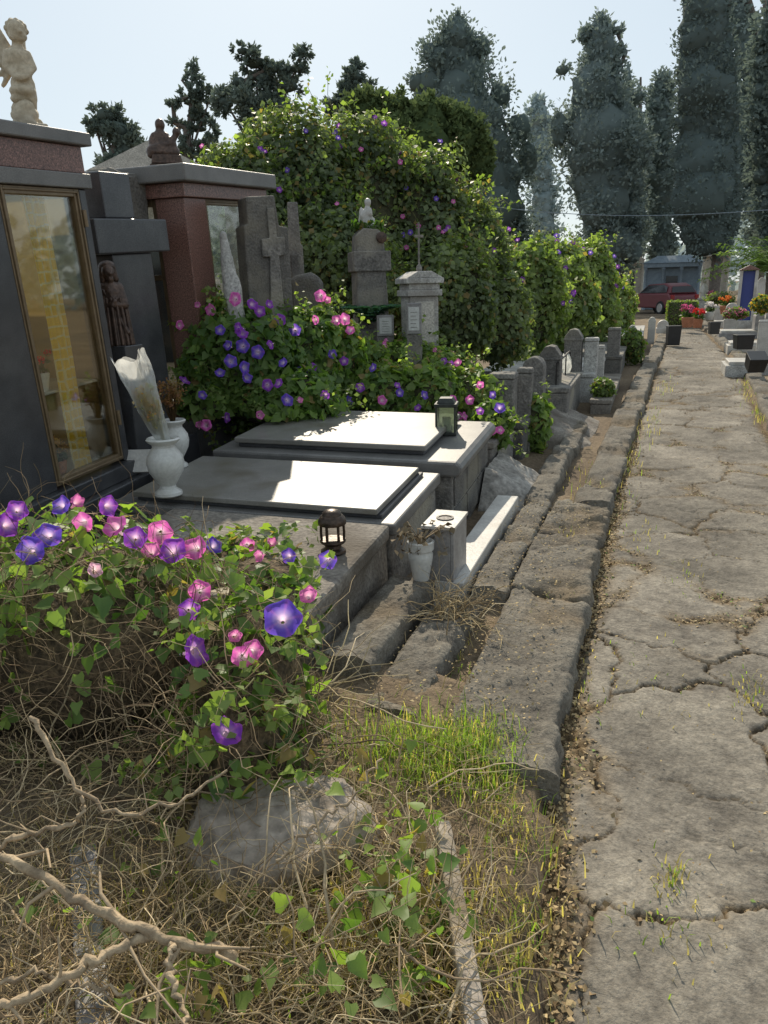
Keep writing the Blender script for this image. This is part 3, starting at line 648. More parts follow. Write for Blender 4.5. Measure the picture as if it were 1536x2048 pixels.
obj('body', capsule_fig([(L(240, 690), L(238, 640), 26*k, 23*k), (L(238, 640), L(236, 585), 22*k, 21*k), (L(222, 580), L(250, 578), 13*k, 11*k), (L(234, 572), L(233, 555), 8*k, 8*k), (L(252, 582, -4), L(258, 612, -12), 10*k, 9*k), (L(258, 612, -12), L(236, 612, -22), 8*k, 6*k), (L(220, 585, -4), L(220, 618, -12), 10*k, 9*k), (L(220, 618, -12), L(240, 604, -22), 8*k, 6*k)],
    [(L(234, 548, -4), (13*k, 14*k, 17*k)), (L(239, 552, -15), (4*k, 5*k, 5*k)), (L(237, 562, -12), (7*k, 6*k, 8*k))]), MT['bronze'], t, 0, True, .007, sm=3)
obj('hair', capsule_fig([(L(228, 538, 2), L(222, 566, 2), 11*k, 9*k), (L(240, 537, 2), L(246, 562, 4), 10*k, 8*k)], [(L(234, 538, 1), (15*k, 15*k, 12*k))]), MT['bronze'], t, 0, True, .007, sm=2)
fo = MB()
for i in range(9):
    a = -2.6+i*.26*1.6; fo.cap(L(238+22*math.cos(a), 600, 22*math.sin(a)), L(240+27*math.cos(a), 688, 27*math.sin(a)), 3*k, 4*k, 8)
fo.cap(L(222, 585, -12), L(258, 665, -20), 5*k, 5*k, 8)
obj('robe_folds', fo, MT['bronze'], t, 0, True)
# ------------------------------------------------------------------ shrine two
S1 = Vector((-3.32, 5.28, 0)); t = thing('glazed_shrine', 'red granite shrine with grey roof slab and gilt windows, bronze group on top', 'shrine', S1, tilt=True)
DY = 1.25; DX = -.95; H = 2.28
obj('plinth', MB().box(DX-.04, .04, -.04, DY+.04, -.1, .6), MT['ggran'], t, .01)
for x0, x1, y0, y1 in ((-.25, 0, 0, .3), (-.25, 0, DY-.25, DY), (DX, DX+.2, 0, .2), (DX, DX+.2, DY-.2, DY)):
    obj('pillar', MB().box(x0, x1, y0, y1, .6, H), MT['rgran'], t, .006)
d = shrine_front(-.03, .3, DY-.25, .6, H, t, MT['brass'], False)
sw = MB(); x0, x1 = DX+.2, -.25; fw = .05
sw.box(x0, x0+fw, .03, .07, .6, H).box(x1-fw, x1, .03, .07, .6, H).box(x0+fw, x1-fw, .03, .07, H-fw, H).box(x0+fw, x1-fw, .03, .07, 1.7, 1.74).box(x0+fw, x1-fw, .03, .07, .6, .6+fw)
d = obj('side_window', sw, MT['brass'], t, .004); obj('glass_pane', MB().box(x0+fw, x1-fw, .048, .054, .65, H-fw), MT['glass'], d)
obj('lintel', MB().box(DX-.02, .03, -.03, DY+.03, H+.002, H+.1), MT['rgran'], t, .006)
obj('roof_slab', MB().box(DX-.1, .1, -.1, DY+.1, H+.102, H+.22), MT['ggran'], t, .012)
pb = T_(S1, (-.34, .36, H+.22)); k = mpp(335, 300, HF.dot(pb))
def L(px, py, d=0): return ((px-335)*k, d*k, (338-py)*k)
t = thing('mourning_group', 'dark bronze group of a seated woman holding a reclining figure on shrine roof', 'statue', pb, facecam(pb))
obj('base', MB().box(-34*k, 34*k, -26*k, 26*k, 0, 10*k).box(-31*k, 31*k, -23*k, 23*k, 10*k, 28*k, tx=4*k), MT['bronze'], t, .01)
obj('figures', capsule_fig([(L(325, 310), L(326, 275), 20*k, 13*k), (L(315, 275), L(338, 275), 8*k, 8*k), (L(326, 272), L(327, 262), 8*k, 8*k), (L(338, 278, -4), L(352, 292, -12), 7*k, 6*k), (L(312, 280), L(308, 300, -8), 8*k, 7*k), (L(312, 300, -14), L(345, 290, -12), 8*k, 9*k), (L(345, 290, -12), L(358, 272, -8), 8*k, 5*k), (L(312, 300, -14), L(304, 312, -16), 7*k, 6*k), (L(310, 305, -10), L(350, 306, -10), 14*k, 13*k)],
    [(L(328, 254), (10*k, 10*k, 12*k)), (L(358, 268, -8), (8*k, 8*k, 9*k))]), MT['bronze'], t, 0, True, .01, sm=2)
k = mpp(474, 540, 6.1)
def L(px, py, d=0): return ((px-474)*k, d*k, (700-py)*k)
vb2 = at(474, 700, 6.1)
t = thing('veiled_statue', 'pale veiled figure standing at the right side of the red shrine', 'statue', vb2, facecam(vb2))
obj('figure', capsule_fig([(L(478, 700), L(474, 600), 26*k, 20*k), (L(474, 600), L(468, 520), 19*k, 13*k), (L(468, 515), L(466, 490), 11*k, 9*k)], [(L(465, 480), (8*k, 9*k, 11*k)), (L(482, 590, -8), (12*k, 10*k, 40*k))]), MT['wstone'], t, 0, True, .012, sm=2)
# ------------------------------------------------------------------ steles in the middle
def base_at(px, v):
    q = at(px, 700, v); return Vector((q.x, q.y, 0))
def ztop(px, py, v): return at(px, py, v).z
v = 6.45; b = base_at(541, v); k = mpp(545, 500, v); zt = ztop(545, 392, v)
def Q(px, py): return ((px-545)*k, zt-(py-392)*k)
t = thing('cross_stele', 'dark grey stele with a carved cross in relief beside the red shrine', 'gravestone', b, facecam(b)+rad(18))
obj('slab', MB().prism([Q(500, 392+zt/k), Q(595, 392+zt/k), Q(590, 450), Q(572, 448), Q(566, 392), Q(508, 396), Q(508, 445), Q(500, 448)], -.1, .14, 'y'), MT['lava'], t, .012)
obj('relief_cross', MB().prism([Q(540, 640), Q(572, 640), Q(566, 505), Q(580, 502), Q(580, 468), Q(564, 469), Q(562, 415), Q(547, 416), Q(548, 471), Q(532, 473), Q(532, 506), Q(547, 506)], -.128, -.101, 'y'), MT['oldstone'], t, .008)
v = 8.2; b = base_at(600, v); k = mpp(600, 500, v); zt = ztop(600, 405, v)
t = thing('narrow_stele', 'narrow grey stele with small shoulders behind the carved cross stele', 'gravestone', b, facecam(b))
obj('slab', MB().prism([(-18*k, 0), (18*k, 0), (17*k, zt-.42), (13*k, zt-.4), (11*k, zt), (-9*k, zt), (-11*k, zt-.38), (-16*k, zt-.4)], -.08, .08, 'y'), MT['oldstone'], t, .01)
obj('panel', MB().prism([(-8*k, .9), (8*k, .9), (7*k, zt-.5), (-7*k, zt-.5)], -.1, -.081, 'y'), MT['lava'], t, .004)
v = 7.4; b = base_at(617, v); k = mpp(617, 560, v); zt = ztop(617, 545, v)
t = thing('boulder_headstone', 'low rounded boulder headstone right of the carved cross stele', 'gravestone', b, facecam(b))
mb = MB(); mb.prism([(-34*k, 0), (35*k, 0), (36*k, zt-.1), (28*k, zt-.03), (12*k, zt), (-14*k, zt-.02), (-30*k, zt-.05), (-34*k, zt-.16)], -.12, .12, 'y'); obj('stone', mb, MT['lava'], t, .05, seg=3)
obj('plinth', MB().box(-38*k, 38*k, -.16, .16, -.02, .4), MT['lava'], t, .02)
v = 8.3; b = base_at(743, v); k = mpp(743, 550, v); zt = ztop(743, 458, v)
def Q(px, py): return ((px-743)*k, zt-(py-458)*k)
g = zt/k+458
t = thing('angel_monument', 'stepped grey stone monument carrying the small white praying angel', 'gravestone', b, facecam(b)+rad(12))
obj('shaft', MB().prism([Q(712, g), Q(776, g), Q(774, 600), Q(770, 540), Q(768, 470), Q(756, 460), Q(728, 458), Q(716, 470), Q(712, 540)], -.16, .16, 'y'), MT['oldstone'], t, .012)
obj('cross_arm', MB().prism([Q(706, 538), Q(780, 538), Q(780, 500), Q(706, 500)], -.19, .175, 'y'), MT['oldstone'], t, .012)
obj('plinth', MB().box(-42*k, 42*k, -.25, .25, -.02, .75), MT['oldstone'], t, .012)
obj('portrait', MB().lathe([(.055, 0), (.055, .012), (.048, .016), (0, .016)], 20), MT['bronze'], t, 0, True, loc=(Q(762, 476)[0], -.175, Q(0, 476)[1]), rot=(rad(90), 0, 0))
k2 = k
def L(px, py, d=0): return ((px-741)*k2, d*k2, (456-py)*k2)
t = thing('praying_angel', 'small white kneeling angel figure on the grey stone monument', 'statue', (b.x, b.y, zt), facecam(b))
obj('body', capsule_fig([(L(733, 450), L(752, 450), 7*k, 7*k), (L(738, 448), L(737, 428), 9*k, 8*k), (L(737, 428), L(741, 416), 7*k, 5*k), (L(739, 424, -4), L(748, 430, -6), 3.5*k, 3.5*k), (L(748, 430, -6), L(747, 420, -6), 3.5*k, 3*k), (L(733, 432), L(750, 440), 7*k, 6*k)], [(L(742, 407), (7*k, 7*k, 8*k)), (L(729, 428, 5), (5*k, 4*k, 14*k)), (L(727, 440, 5), (5*k, 4*k, 12*k))]), MT['marble'], t, 0, True, .012, sm=2)
nm = NM(); n = 200; a = rng.uniform(0, 2*PI, n); ps = np.stack([.15*np.cos(a), .13*np.sin(a), .02+.04*rng.random(n)], -1)
leaves(nm, ps, ps+np.array((0, 0, .1)), .055, leafcol(ps, (.06, .12, .03), (.16, .22, .06)), DIA, .6, .3)
tw = nm.build('leaf_wreath', MT['leaf']); tw.location = (b.x, b.y, zt); tag(tw, 'green leaf wreath around the feet of the white angel', 'wreath')
fb_ = at(738, 660, 7.9)
t = thing('fern_plant', 'blue green fern growing in front of the angel monument', 'fern', (fb_.x, fb_.y, fb_.z))
nm = NM()
for i in range(18):
    a = i*2.4; l = .4*(.7+.3*random.random()); q = np.array([(math.cos(a)*l*u, math.sin(a)*l*u, .40*u-.22*u*u+.05) for u in np.linspace(0, 1, 9)])
    V, Fc = tube_np(q, np.linspace(.004, .001, 9), 3); nm.add(V, Fc, (.04, .08, .05))
    side = np.array((-math.sin(a), math.cos(a), 0)); pp = np.repeat(q[1:], 4, 0); al = np.tile(np.array([side, -side]), (16, 1))*3
    leaves(nm, pp, np.tile((0, 0, 1.), (len(pp), 1)), .09, np.tile((.07, .15, .14), (len(pp), 1)), DIA, .1, .4, along=al)
nm.build('fronds', MT['leaf'], t)
t = thing('fern_pot_stand', 'stone block under the fern by the angel monument', 'plinth', (fb_.x, fb_.y, 0)); obj('block', MB().box(-.14, .14, -.14, .14, -.02, fb_.z), MT['oldstone'], t, .01)
def plaque(px, py0, py1, wpx, v, label, ro=0, m=None):
    top = at(px, py0, v); bot = at(px, py1, v); k = mpp(px, py0, v)
    t = thing('memorial_plaque', label, 'plaque', (top.x, top.y, 0), facecam(top)+ro)
    obj('stand', MB().box(-wpx*k*.5, wpx*k*.5, -.02, .06, -.02, bot.z), MT['oldstone'], t, .006)
    obj('frame', MB().box(-wpx*k*.5, wpx*k*.5, -.03, .03, bot.z+.001, top.z), m or MT['gmarble'], t, .006)
    f = MB(); h = top.z-bot.z
    f.box(-wpx*k*.36, wpx*k*.36, -.034, -.031, bot.z+h*.12, top.z-h*.12); obj('inscription_panel', f, MT['paper'], t)
    ln = MB()
    for i in range(5): ln.box(-wpx*k*.22, wpx*k*.22*(1-.3*(i % 2)), -.0365, -.0345, bot.z+h*(.22+.12*i), bot.z+h*(.22+.12*i)+h*.015)
    obj('engraved_lines', ln, MT['oldstone'], t)
plaque(770, 630, 672, 34, 7.6, 'small grey plaque standing left of the white pillar', .1)
plaque(828, 606, 668, 30, 7.25, 'small framed white plaque leaning on the white pillar', -.1)
v = 7.6; b = base_at(840, v); k = mpp(840, 600, v); zt = ztop(840, 545, v)
def Zp_(py): return zt-(py-545)*k
t = thing('white_pillar', 'square whitewashed pillar monument with small pediment and iron cross', 'gravestone', b, facecam(b)+rad(20))
obj('shaft', MB().box(-30*k, 30*k, -28*k, 28*k, Zp_(690), Zp_(590)), MT['wstone'], t, .008)
obj('base', MB().box(-36*k, 36*k, -34*k, 34*k, -.02, Zp_(690)), MT['wstone'], t, .01)
obj('cornice', MB().box(-36*k, 36*k, -34*k, 34*k, Zp_(590)+.001, Zp_(578)).box(-32*k, 32*k, -30*k, 30*k, Zp_(578), Zp_(566)).box(-39*k, 39*k, -36*k, 36*k, Zp_(566), Zp_(556)), MT['wstone'], t, .006)
obj('pediment', MB().prism([(-38*k, Zp_(556)+.001), (38*k, Zp_(556)+.001), (14*k, Zp_(543)), (-14*k, Zp_(543))], -33*k, 33*k, 'y'), MT['wstone'], t, .006)
obj('iron_cross', MB().box(-.009, .009, -.007, .007, Zp_(545), Zp_(452)).box(-.045, .045, -.009, .009, Zp_(480), Zp_(475)).ell((0, 0, Zp_(538)), (.03, .03, .04)), MT['oldstone'], t, .003)
obj('niche_panel', MB().box(-20*k, 20*k, -28*k-.012, -28*k-.001, Zp_(680), Zp_(600)), MT['pale'], t, .004)
# ------------------------------------------------------------------ row of grave posts along the path side
def post(px, py1, py0, wpx, v, m, label, kind='gable', name='grave_post', dep=1.0, group=None, ro=0):
    b = base_at(px, v); k = mpp(px, (py0+py1)/2, v); zt = ztop(px, py0, v); w = wpx*k/2
    t = thing(name, label, 'gravestone', b, ro, group)
    if kind == 'gable':
        obj('shaft', MB().prism([(-w, -.02), (w, -.02), (w, zt-w*.9), (w*.45, zt-w*.12), (0, zt), (-w*.45, zt-w*.12), (-w, zt-w*.9)], -w*dep, w*dep, 'y'), m, t, .012)
        obj('band', MB().box(-w*1.08, w*1.08, -w*dep*1.08, w*dep*1.08, zt-w*1.35, zt-w*1.1), m, t, .008)
    elif kind == 'round':
        pl = [(-w, -.02), (w, -.02)]+[(w*math.cos(a), zt-w+w*math.sin(a)) for a in np.linspace(0, PI, 12)]
        obj('shaft', MB().prism(pl, -w*dep, w*dep, 'y'), m, t, .012)
        obj('foot', MB().box(-w*1.15, w*1.15, -w*dep*1.15, w*dep*1.15, -.02, zt*.45), m, t, .012)
    else:
        obj('shaft', MB().box(-w, w, -w*dep, w*dep, -.02, zt-.05), m, t, .015)
        obj('cap', MB().box(-w*1.08, w*1.08, -w*dep*1.08, w*dep*1.08, zt-.049, zt, tx=.01, ty=.01), m, t, .012)
    return t
post(1008, 820, 745, 50, 7.0, MT['oldstone'], 'stubby square grey grave post nearest the glass lantern', 'square')
post(1052, 830, 735, 30, 7.2, MT['oldstone'], 'slim grey grave post beside the climbing vine leaves', 'square')
post(1070, 830, 713, 42, 8.0, MT['oldstone'], 'round topped grey grave post before the dark gabled post', 'round')
post(1102, 790, 690, 42, 9.0, MT['lava'], 'dark gabled grave post with a stone band', 'gable')
post(1147, 740, 657, 34, 10.6, MT['oldstone'], 'tall grey gabled grave post behind the white bag', 'gable')
post(1183, 762, 675, 26, 10.5, MT['wstone'], 'narrow white marble post on the left grave row', 'square')
post(1203, 755, 690, 14, 10.8, MT['wstone'], 'thin white marble post right of the narrow marble post', 'square')
post(1227, 720, 655, 24, 13.0, MT['oldstone'], 'grey square post near the far end of the left row', 'square')
post(1262, 700, 650, 16, 16, MT['wstone'], 'small pale post behind the overhanging shrub', 'gable')
post(1300, 690, 634, 14, 20, MT['marble'], 'white marble post farthest along the left row', 'gable')
post(1322, 668, 640, 22, 24, MT['marble'], 'broad white headstone at the far end of the left row', 'round')
def border(y0, y1, x0, x1, z, m, label, cap=True):
    t = thing('grave_border', label, 'grave border', (x1, y0, 0)); W = x0-x1
    obj('wall', MB().box(W, 0, 0, y1-y0, -.02, z-.06), m, t, .015); obj('coping', MB().box(W-.01, .02, -.01, y1-y0+.01, z-.058, z), m, t, .012)
border(5.75, 6.75, -2.6, -1.12, .42, MT['oldstone'], 'grey stone grave border overgrown by vines beyond the lantern')
border(6.85, 8.6, -2.6, -1.05, .38, MT['lava'], 'dark lava grave border beneath the round topped post')
border(8.75, 10.4, -2.5, -.85, .46, MT['oldstone'], 'long pale grey grave border behind the sloping cement')
border(10.6, 13.0, -2.3, -.70, .42, MT['wstone'], 'whitish grave border under the marble posts')
border(13.4, 17, -2.0, -.45, .4, MT['lava'], 'dark grave border under the overhanging shrub')
border(17.5, 23, -1.6, -.2, .4, MT['wstone'], 'farthest pale grave border on the left side')
border(9.7, 12.6, -.66, -.42, .2, MT['conc'], 'low rough concrete ledge in front of the whitish grave border')
t = thing('grave_railing', 'thin iron railing across the grey grave border', 'railing', (-1.0, 9.0, 0))
obj('rail', MB().tube([(0, 0, .72), (-.02, 1.5, .72)], .012, 6), MT['black'], t)
for y in (0, .5, 1.0, 1.5): obj('baluster', MB().tube([(-.01, y, .44), (-.01, y, .72)], .009, 6), MT['black'], t)
q = at(1133, 718, 10.0)
mb = MB(); mb.ell((0, 0, -.08), (.06, .07, .15), 16, 12, 0, .35, 3); tag(obj('plastic_bag', mb, MT['bagp'], None, 0, False, loc=(q.x, q.y, q.z)), 'crumpled white plastic bag hanging on the thin railing', 'bag')
for i, (y0, y1, x0, x1, zt, lab) in enumerate(((5.1, 6.3, -1.1, -.66, .26, 'pale rough cement bank at the foot of the moulded tomb'), (7.4, 9.4, -1.05, -.5, .22, 'sloping grey cement bank beneath the dark gabled post'))):
    ys_ = np.linspace(y0, y1, 60); xs_ = np.linspace(0, 1, 22); A, B = np.meshgrid(xs_, ys_); Xc = x0+(x1-x0)*A
    e = np.clip(np.minimum(B-y0, y1-B)/.3, 0, 1); Zc = (zt*(1-A)**.9+.06)*e+.05*fb2(Xc, B, 5, 5)+.02*fb2(Xc, B, 18, 3)-.03
    m = NM(); m.add(np.stack([Xc, B, Zc], -1), gridF(*Xc.shape), (.4, .4, .4)); tag(m.build('cement_bank', MT['cem'] if i == 0 else MT['conc'], None, True), lab, 'cement bank')
# ------------------------------------------------------------------ vines
GA, GB = (.085, .155, .045), (.22, .31, .085)
def vine(name, label, ells, n, size, cat='vine', tmpl=HEART, a=GA, b=GB, base=None, zmin=.02, shell=.25, lump=.15, core=.8, filt=None, jit=.6, droop=.5, corem='core'):
    base = base or (ells[0][0][0], ells[0][0][1], 0)
    t = thing(name, label, cat, base)
    nm = NM(); p, nn = mound(ells, n, zmin, shell, lump)
    if filt is not None:
        kk = filt(p, nn); p, nn = p[kk], nn[kk]
    leaves(nm, p, nn+np.array((0, 0, .25)), size*rng.uniform(.5, 1.3, len(p)), leafcol(p, a, b), tmpl, jit, droop)
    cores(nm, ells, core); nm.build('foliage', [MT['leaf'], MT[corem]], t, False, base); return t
def stems(parent, ells, n, length, rad_, col, up=.3, base=None, zmin=.05, leafy=0):
    nm = NM(); nl = NM(); p, nn = mound(ells, n, zmin, .25, .1)
    for q, d in zip(p, nn):
        pts = [q]; dd = d+rng.normal(size=3)*.6
        for j in range(6):
            dd = nrm(dd+rng.normal(size=3)*.45+np.array((0, 0, up*.2-.12*j*.3))); pts.append(pts[-1]+dd*length/6*rng.uniform(.6, 1.3))
        P_ = np.array(pts); V, Fc = tube_np(P_, np.linspace(rad_, rad_*.35, 7), 3); nm.add(V, Fc, np.array(col)*rng.uniform(.6, 1.3))
        if leafy:
            pp = np.repeat(P_[2:], 3, 0)+rng.normal(size=(15, 3))*leafy*.4; leaves(nl, pp, np.tile((0, -.2, .6), (15, 1)), leafy*rng.uniform(.5, 1.1, 15), leafcol(pp, (.13, .19, .055), (.27, .34, .11)), DIA, .7, .4)
    if leafy: tag(nl.build('shoot_leaves', MT['leaf'], parent, False, base), kind='stuff')
    return tag(nm.build('stems', MT['twig'], parent, False, base), kind='stuff')
def flowers_at(lst, ells, parent, s, spread=.5):
    for px, py, kd in lst:
        tt = hit(ells, px, py)
        if tt is None: tt = hit(ells, px+8, py+25) or hit(ells, px-15, py+40)
        if tt is None: continue
        p = pt(px, py, tt*.98); c = (CAM-p).normalized()
        nrv = c+Vector((random.uniform(-1, 1), random.uniform(-1, 1), random.uniform(-.2, .9)))*spread
        flower(kd, p, nrv, parent, s*random.uniform(.75, 1.15))
big = [E_px(*q) for q in ((485, 445, 9.3, 95, 140), (590, 425, 10, 120, 175), (710, 450, 10.5, 125, 195), (840, 510, 10.6, 120, 195), (935, 550, 10.6, 80, 150), (890, 610, 9.8, 100, 130), (1005, 645, 10.2, 55, 85), (660, 560, 9.6, 150, 130))]
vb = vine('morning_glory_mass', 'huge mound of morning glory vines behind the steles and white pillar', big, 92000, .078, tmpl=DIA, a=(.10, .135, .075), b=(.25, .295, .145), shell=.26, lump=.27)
pts_, nn_ = mound(big, 1100, 1.0, .02, .22)
fr = []
for p_, n_ in zip(pts_, nn_):
    c = np.array(CAM)-p_
    if (n_ @ nrm(c)) > .1 and p_[2] > 2.0: fr.append((p_, n_))
for i in range(min(50, len(fr))): flower(random.choice('uuvvp'), fr[i][0]+fr[i][1]*.08, fr[i][1]+np.array((.2, -.8, .2)), vb, .64*random.uniform(.8, 1.2))
stems(vb, big, 520, .55, .006, (.22, .22, .09), .8, vb.location, 1.6, .075)
far = [E_px(*q) for q in ((1050, 605, 12.6, 75, 118), (1110, 600, 14, 75, 112), (1170, 595, 16.5, 68, 108), (1215, 630, 20, 50, 76))]
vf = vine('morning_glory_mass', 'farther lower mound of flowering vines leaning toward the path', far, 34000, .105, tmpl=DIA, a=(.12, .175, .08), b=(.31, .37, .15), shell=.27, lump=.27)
pts_, nn_ = mound(far, 600, 1.0, .02, .2); fr = [(p_, n_) for p_, n_ in zip(pts_, nn_) if (n_ @ nrm(np.array(CAM)-p_)) > .1 and p_[2] > 1.3]
for i in range(min(40, len(fr))): flower(random.choice('uuvvv'), fr[i][0]+fr[i][1]*.1, fr[i][1]+np.array((.2, -.8, .2)), vf, .85*random.uniform(.8, 1.2))
stems(vf, far, 170, .6, .007, (.22, .22, .09), .8, vf.location, 1.3, .10)
mid = [E_px(*q) for q in ((480, 735, 6.15, 130, 125), (580, 715, 6.5, 100, 100), (650, 725, 6.8, 75, 110), (415, 800, 5.9, 60, 60), (560, 800, 6.0, 130, 60))]
vm_ = vine('morning_glory', 'bushy morning glory full of purple flowers behind the moulded tomb', mid, 11500, .07, shell=.27, lump=.2, filt=lambda p, n: ~((p[:, 1] < 5.35) & (p[:, 2] < .68)))
flowers_at([(360, 650, 'p'), (352, 640, 'p'), (440, 660, 'u'), (475, 658, 'v'), (485, 665, 'v'), (520, 622, 'v'), (540, 608, 'v'), (505, 608, 'v'), (560, 640, 'v'), (640, 592, 'p'), (655, 600, 'c'), (690, 638, 'p'), (672, 640, 'p'), (455, 690, 'u'), (485, 692, 'u'), (515, 704, 'u'), (540, 690, 'v'), (490, 735, 'u'), (565, 725, 'u'), (462, 722, 'u'), (495, 755, 'u'), (535, 770, 'v'), (556, 766, 'v'), (455, 835, 'v'), (412, 850, 'p'), (398, 850, 'c'), (665, 708, 'u'), (625, 735, 'v'), (606, 740, 'u'), (688, 722, 'v'), (440, 745, 'u'), (395, 610, 'c'), (420, 620, 'p'), (470, 598, 'p'), (575, 800, 'u'), (650, 790, 'v'), (600, 800, 'c'), (520, 830, 'c'), (590, 660, 'u'), (700, 660, 'p'), (630, 640, 'p'), (370, 760, 'v'), (405, 790, 'u')], mid, vm_, .88, .9)
stems(vm_, mid, 120, .3, .004, (.16, .18, .06), .6, vm_.location, .6, .05)
low = [E_px(*q) for q in ((760, 790, 6.8, 90, 62), (850, 785, 6.8, 80, 52), (885, 750, 7.3, 75, 50), (945, 800, 6.9, 55, 60), (985, 850, 6.05, 40, 48), (720, 750, 7.2, 60, 70), (1070, 850, 7.2, 30, 60), (810, 720, 7.5, 60, 40))]
vl = vine('morning_glory', 'low trailing morning glory with pink flowers around the glass lantern', low, 9500, .068, shell=.32, lump=.22, a=(.10, .175, .05), b=(.27, .35, .1), filt=lambda p, n: ~((p[:, 1] < 5.62) & (p[:, 2] < .7) & (p[:, 0] < -1.1)))
flowers_at([(770, 690, 'p'), (795, 770, 'v'), (800, 785, 'u'), (772, 680, 'c'), (900, 730, 'v'), (915, 725, 'p'), (888, 722, 'v'), (940, 800, 'p'), (930, 832, 'p'), (985, 790, 'u'), (1000, 860, 'p'), (985, 862, 'p'), (960, 822, 'v'), (918, 832, 'p'), (720, 775, 'v'), (700, 800, 'u'), (660, 810, 'p'), (850, 790, 'u'), (835, 815, 'v'), (870, 700, 'c'), (1000, 815, 'u'), (765, 800, 'p'), (745, 735, 'u'), (960, 770, 'p'), (905, 800, 'p')], low, vl, .8, .9)
stems(vl, low, 120, .32, .004, (.16, .19, .06), .6, vl.location, .4, .048)
# foreground mound
fe = [((-1.98, 2.05, .36), (.76, .55, .48)), ((-1.2, 1.95, .30), (.26, .30, .40)), ((-1.1, 1.72, .24), (.18, .2, .34)), ((-2.4, 1.7, .4), (.6, .5, .5))]
fbk = [((-1.9, 3.0, .33), (.5, .46, .13)), ((-1.6, 2.75, .33), (.34, .32, .16)), ((-1.35, 2.58, .33), (.15, .2, .12))]
def ff(p, n):
    u = np.clip((p[:, 2]-.45)/.22, .12, 1); spur = (p[:, 0] > -1.35)
    keep = rng.random(len(p)) < np.where(p[:, 1] > 2.55, .85, np.where(spur, np.clip(u+.3, 0, 1), u))
    lan = np.hypot(p[:, 0]-LP.x, p[:, 1]-LP.y) < .14
    return keep & ~lan & ~((p[:, 1] > 3.4) & (p[:, 2] < .6))
vfg = vine('morning_glory', 'nearest morning glory tangle with large purple and pink flowers', fe+fbk, 6900, .058, shell=.32, lump=.18, core=.72, filt=ff, a=(.09, .165, .045), b=(.26, .35, .09), base=(-1.6, 2.2, 0), jit=.7, corem='drycore')
fgall = fe+fbk+[((-.86, 1.62, .78), (.10, .1, .06))]
flowers_at([(22, 990, 'u'), (10, 965, 'u'), (95, 1070, 'u'), (35, 1020, 'v'), (75, 958, 'c'), (108, 952, 'c'), (155, 1003, 'c'), (218, 1012, 'v'), (228, 1050, 'p'), (345, 1100, 'v'), (388, 1095, 'p'), (400, 1182, 'p'), (302, 1100, 'c'), (495, 1090, 'p'), (518, 1112, 'c'), (577, 1112, 'u'), (655, 1120, 'u'), (616, 1190, 'c'), (565, 1236, 'u'), (485, 1315, 'p'), (470, 1272, 'c'), (455, 1460, 'v'), (395, 1300, 'v'), (378, 1220, 'v'), (190, 1140, 'w'), (695, 1152, 'w'), (120, 1010, 'u'), (165, 1045, 'p'), (60, 1100, 'u'), (270, 1075, 'v'), (320, 1065, 'p'), (430, 1090, 'u'), (545, 1085, 'c'), (15, 1050, 'v'), (505, 1300, 'p')], fgall, vfg, .82, .7)
stems(vfg, [fe[1], fe[2], fbk[1], ((-.9, 1.66, .66), (.12, .12, .1))], 80, .24, .0025, (.26, .24, .11), .4, vfg.location, .2, .045)
# dry tangle
nm = NM()
def twigs(n, gen, length, r0, cols, steps=7, grav=.05):
    for i in range(n):
        q, d = gen(); pts = [np.array(q, float)]; dd = nrm(np.array(d, float))
        for j in range(steps):
            dd = nrm(dd+rng.normal(size=3)*.32+np.array((0, 0, -grav))); pts.append(pts[-1]+dd*length*rng.uniform(.6, 1.3)/steps)
            if pts[-1][2] < .06: pts[-1][2] = .06+.02*rng.random()
        r = r0*rng.uniform(.5, 1.4); V, Fc = tube_np(np.array(pts), np.linspace(r, r*.4, steps+1), 4)
        c = np.array(cols[rng.integers(len(cols))])*rng.uniform(.6, 1.3); nm.add(V, Fc, c)
STR = [(.5, .38, .21), (.4, .29, .15), (.22, .155, .08), (.6, .48, .3), (.28, .215, .125)]
DRK = [(.32, .22, .12), (.2, .14, .08), (.46, .34, .2), (.15, .1, .06)]
gp, gn = mound(fe, 9000, .08, .10, .1); gk = (gp[:, 2] < .82) & (gn[:, 1] < .35); gp, gn = gp[gk], gn[gk]
def gmound():
    i = rng.integers(len(gp)); return gp[i]+gn[i]*rng.uniform(-.06, .04), np.array((rng.normal(), rng.normal()*.4-.1, rng.normal()*.9-.2))
twigs(1700, gmound, .3, .0017, DRK, grav=.06)
def gfloor():
    while True:
        px = rng.uniform(-60, 985); py = rng.uniform(1490, 2090)
        if 430 < px < 650 and 1600 < py < 1770 and rng.random() < .7: continue
        if px > 690 and py < 1600 and rng.random() < .7: continue
        if abs(px-(885+(py-1640)*.17)) < 40 and py > 1640 and rng.random() < .75: continue
        break
    p = onz(px, py, .1+rng.random()**2*.16); a = rng.uniform(0, 2*PI)
    return np.array(p), (math.cos(a), math.sin(a), rng.uniform(-.1, .6))
twigs(2300, gfloor, .25, .0015, STR, grav=.05)
twigs(150, gfloor, .42, .0034, [(.55, .43, .27), (.38, .28, .17), (.24, .175, .11)], grav=.02)
tag(nm.build('dry_twigs', MT['twig']), 'tangle of dry brown vine stems over the nearest grave plot', 'dry stems', kind='stuff')
nm = NM()
db = onz(900, 1235, .13)
twigs(130, lambda: (np.array(db)+np.append(rng.normal(size=2)*.06, .01), (rng.normal()*.8, rng.normal()*.8, .7)), .3, .002, STR, grav=.12)
tag(nm.build('dead_plant', MT['twig']), 'withered brown plant on the lava step below the flowerpot', 'dead plant')
nm = NM()
db2 = onz(560, 1430, .1)
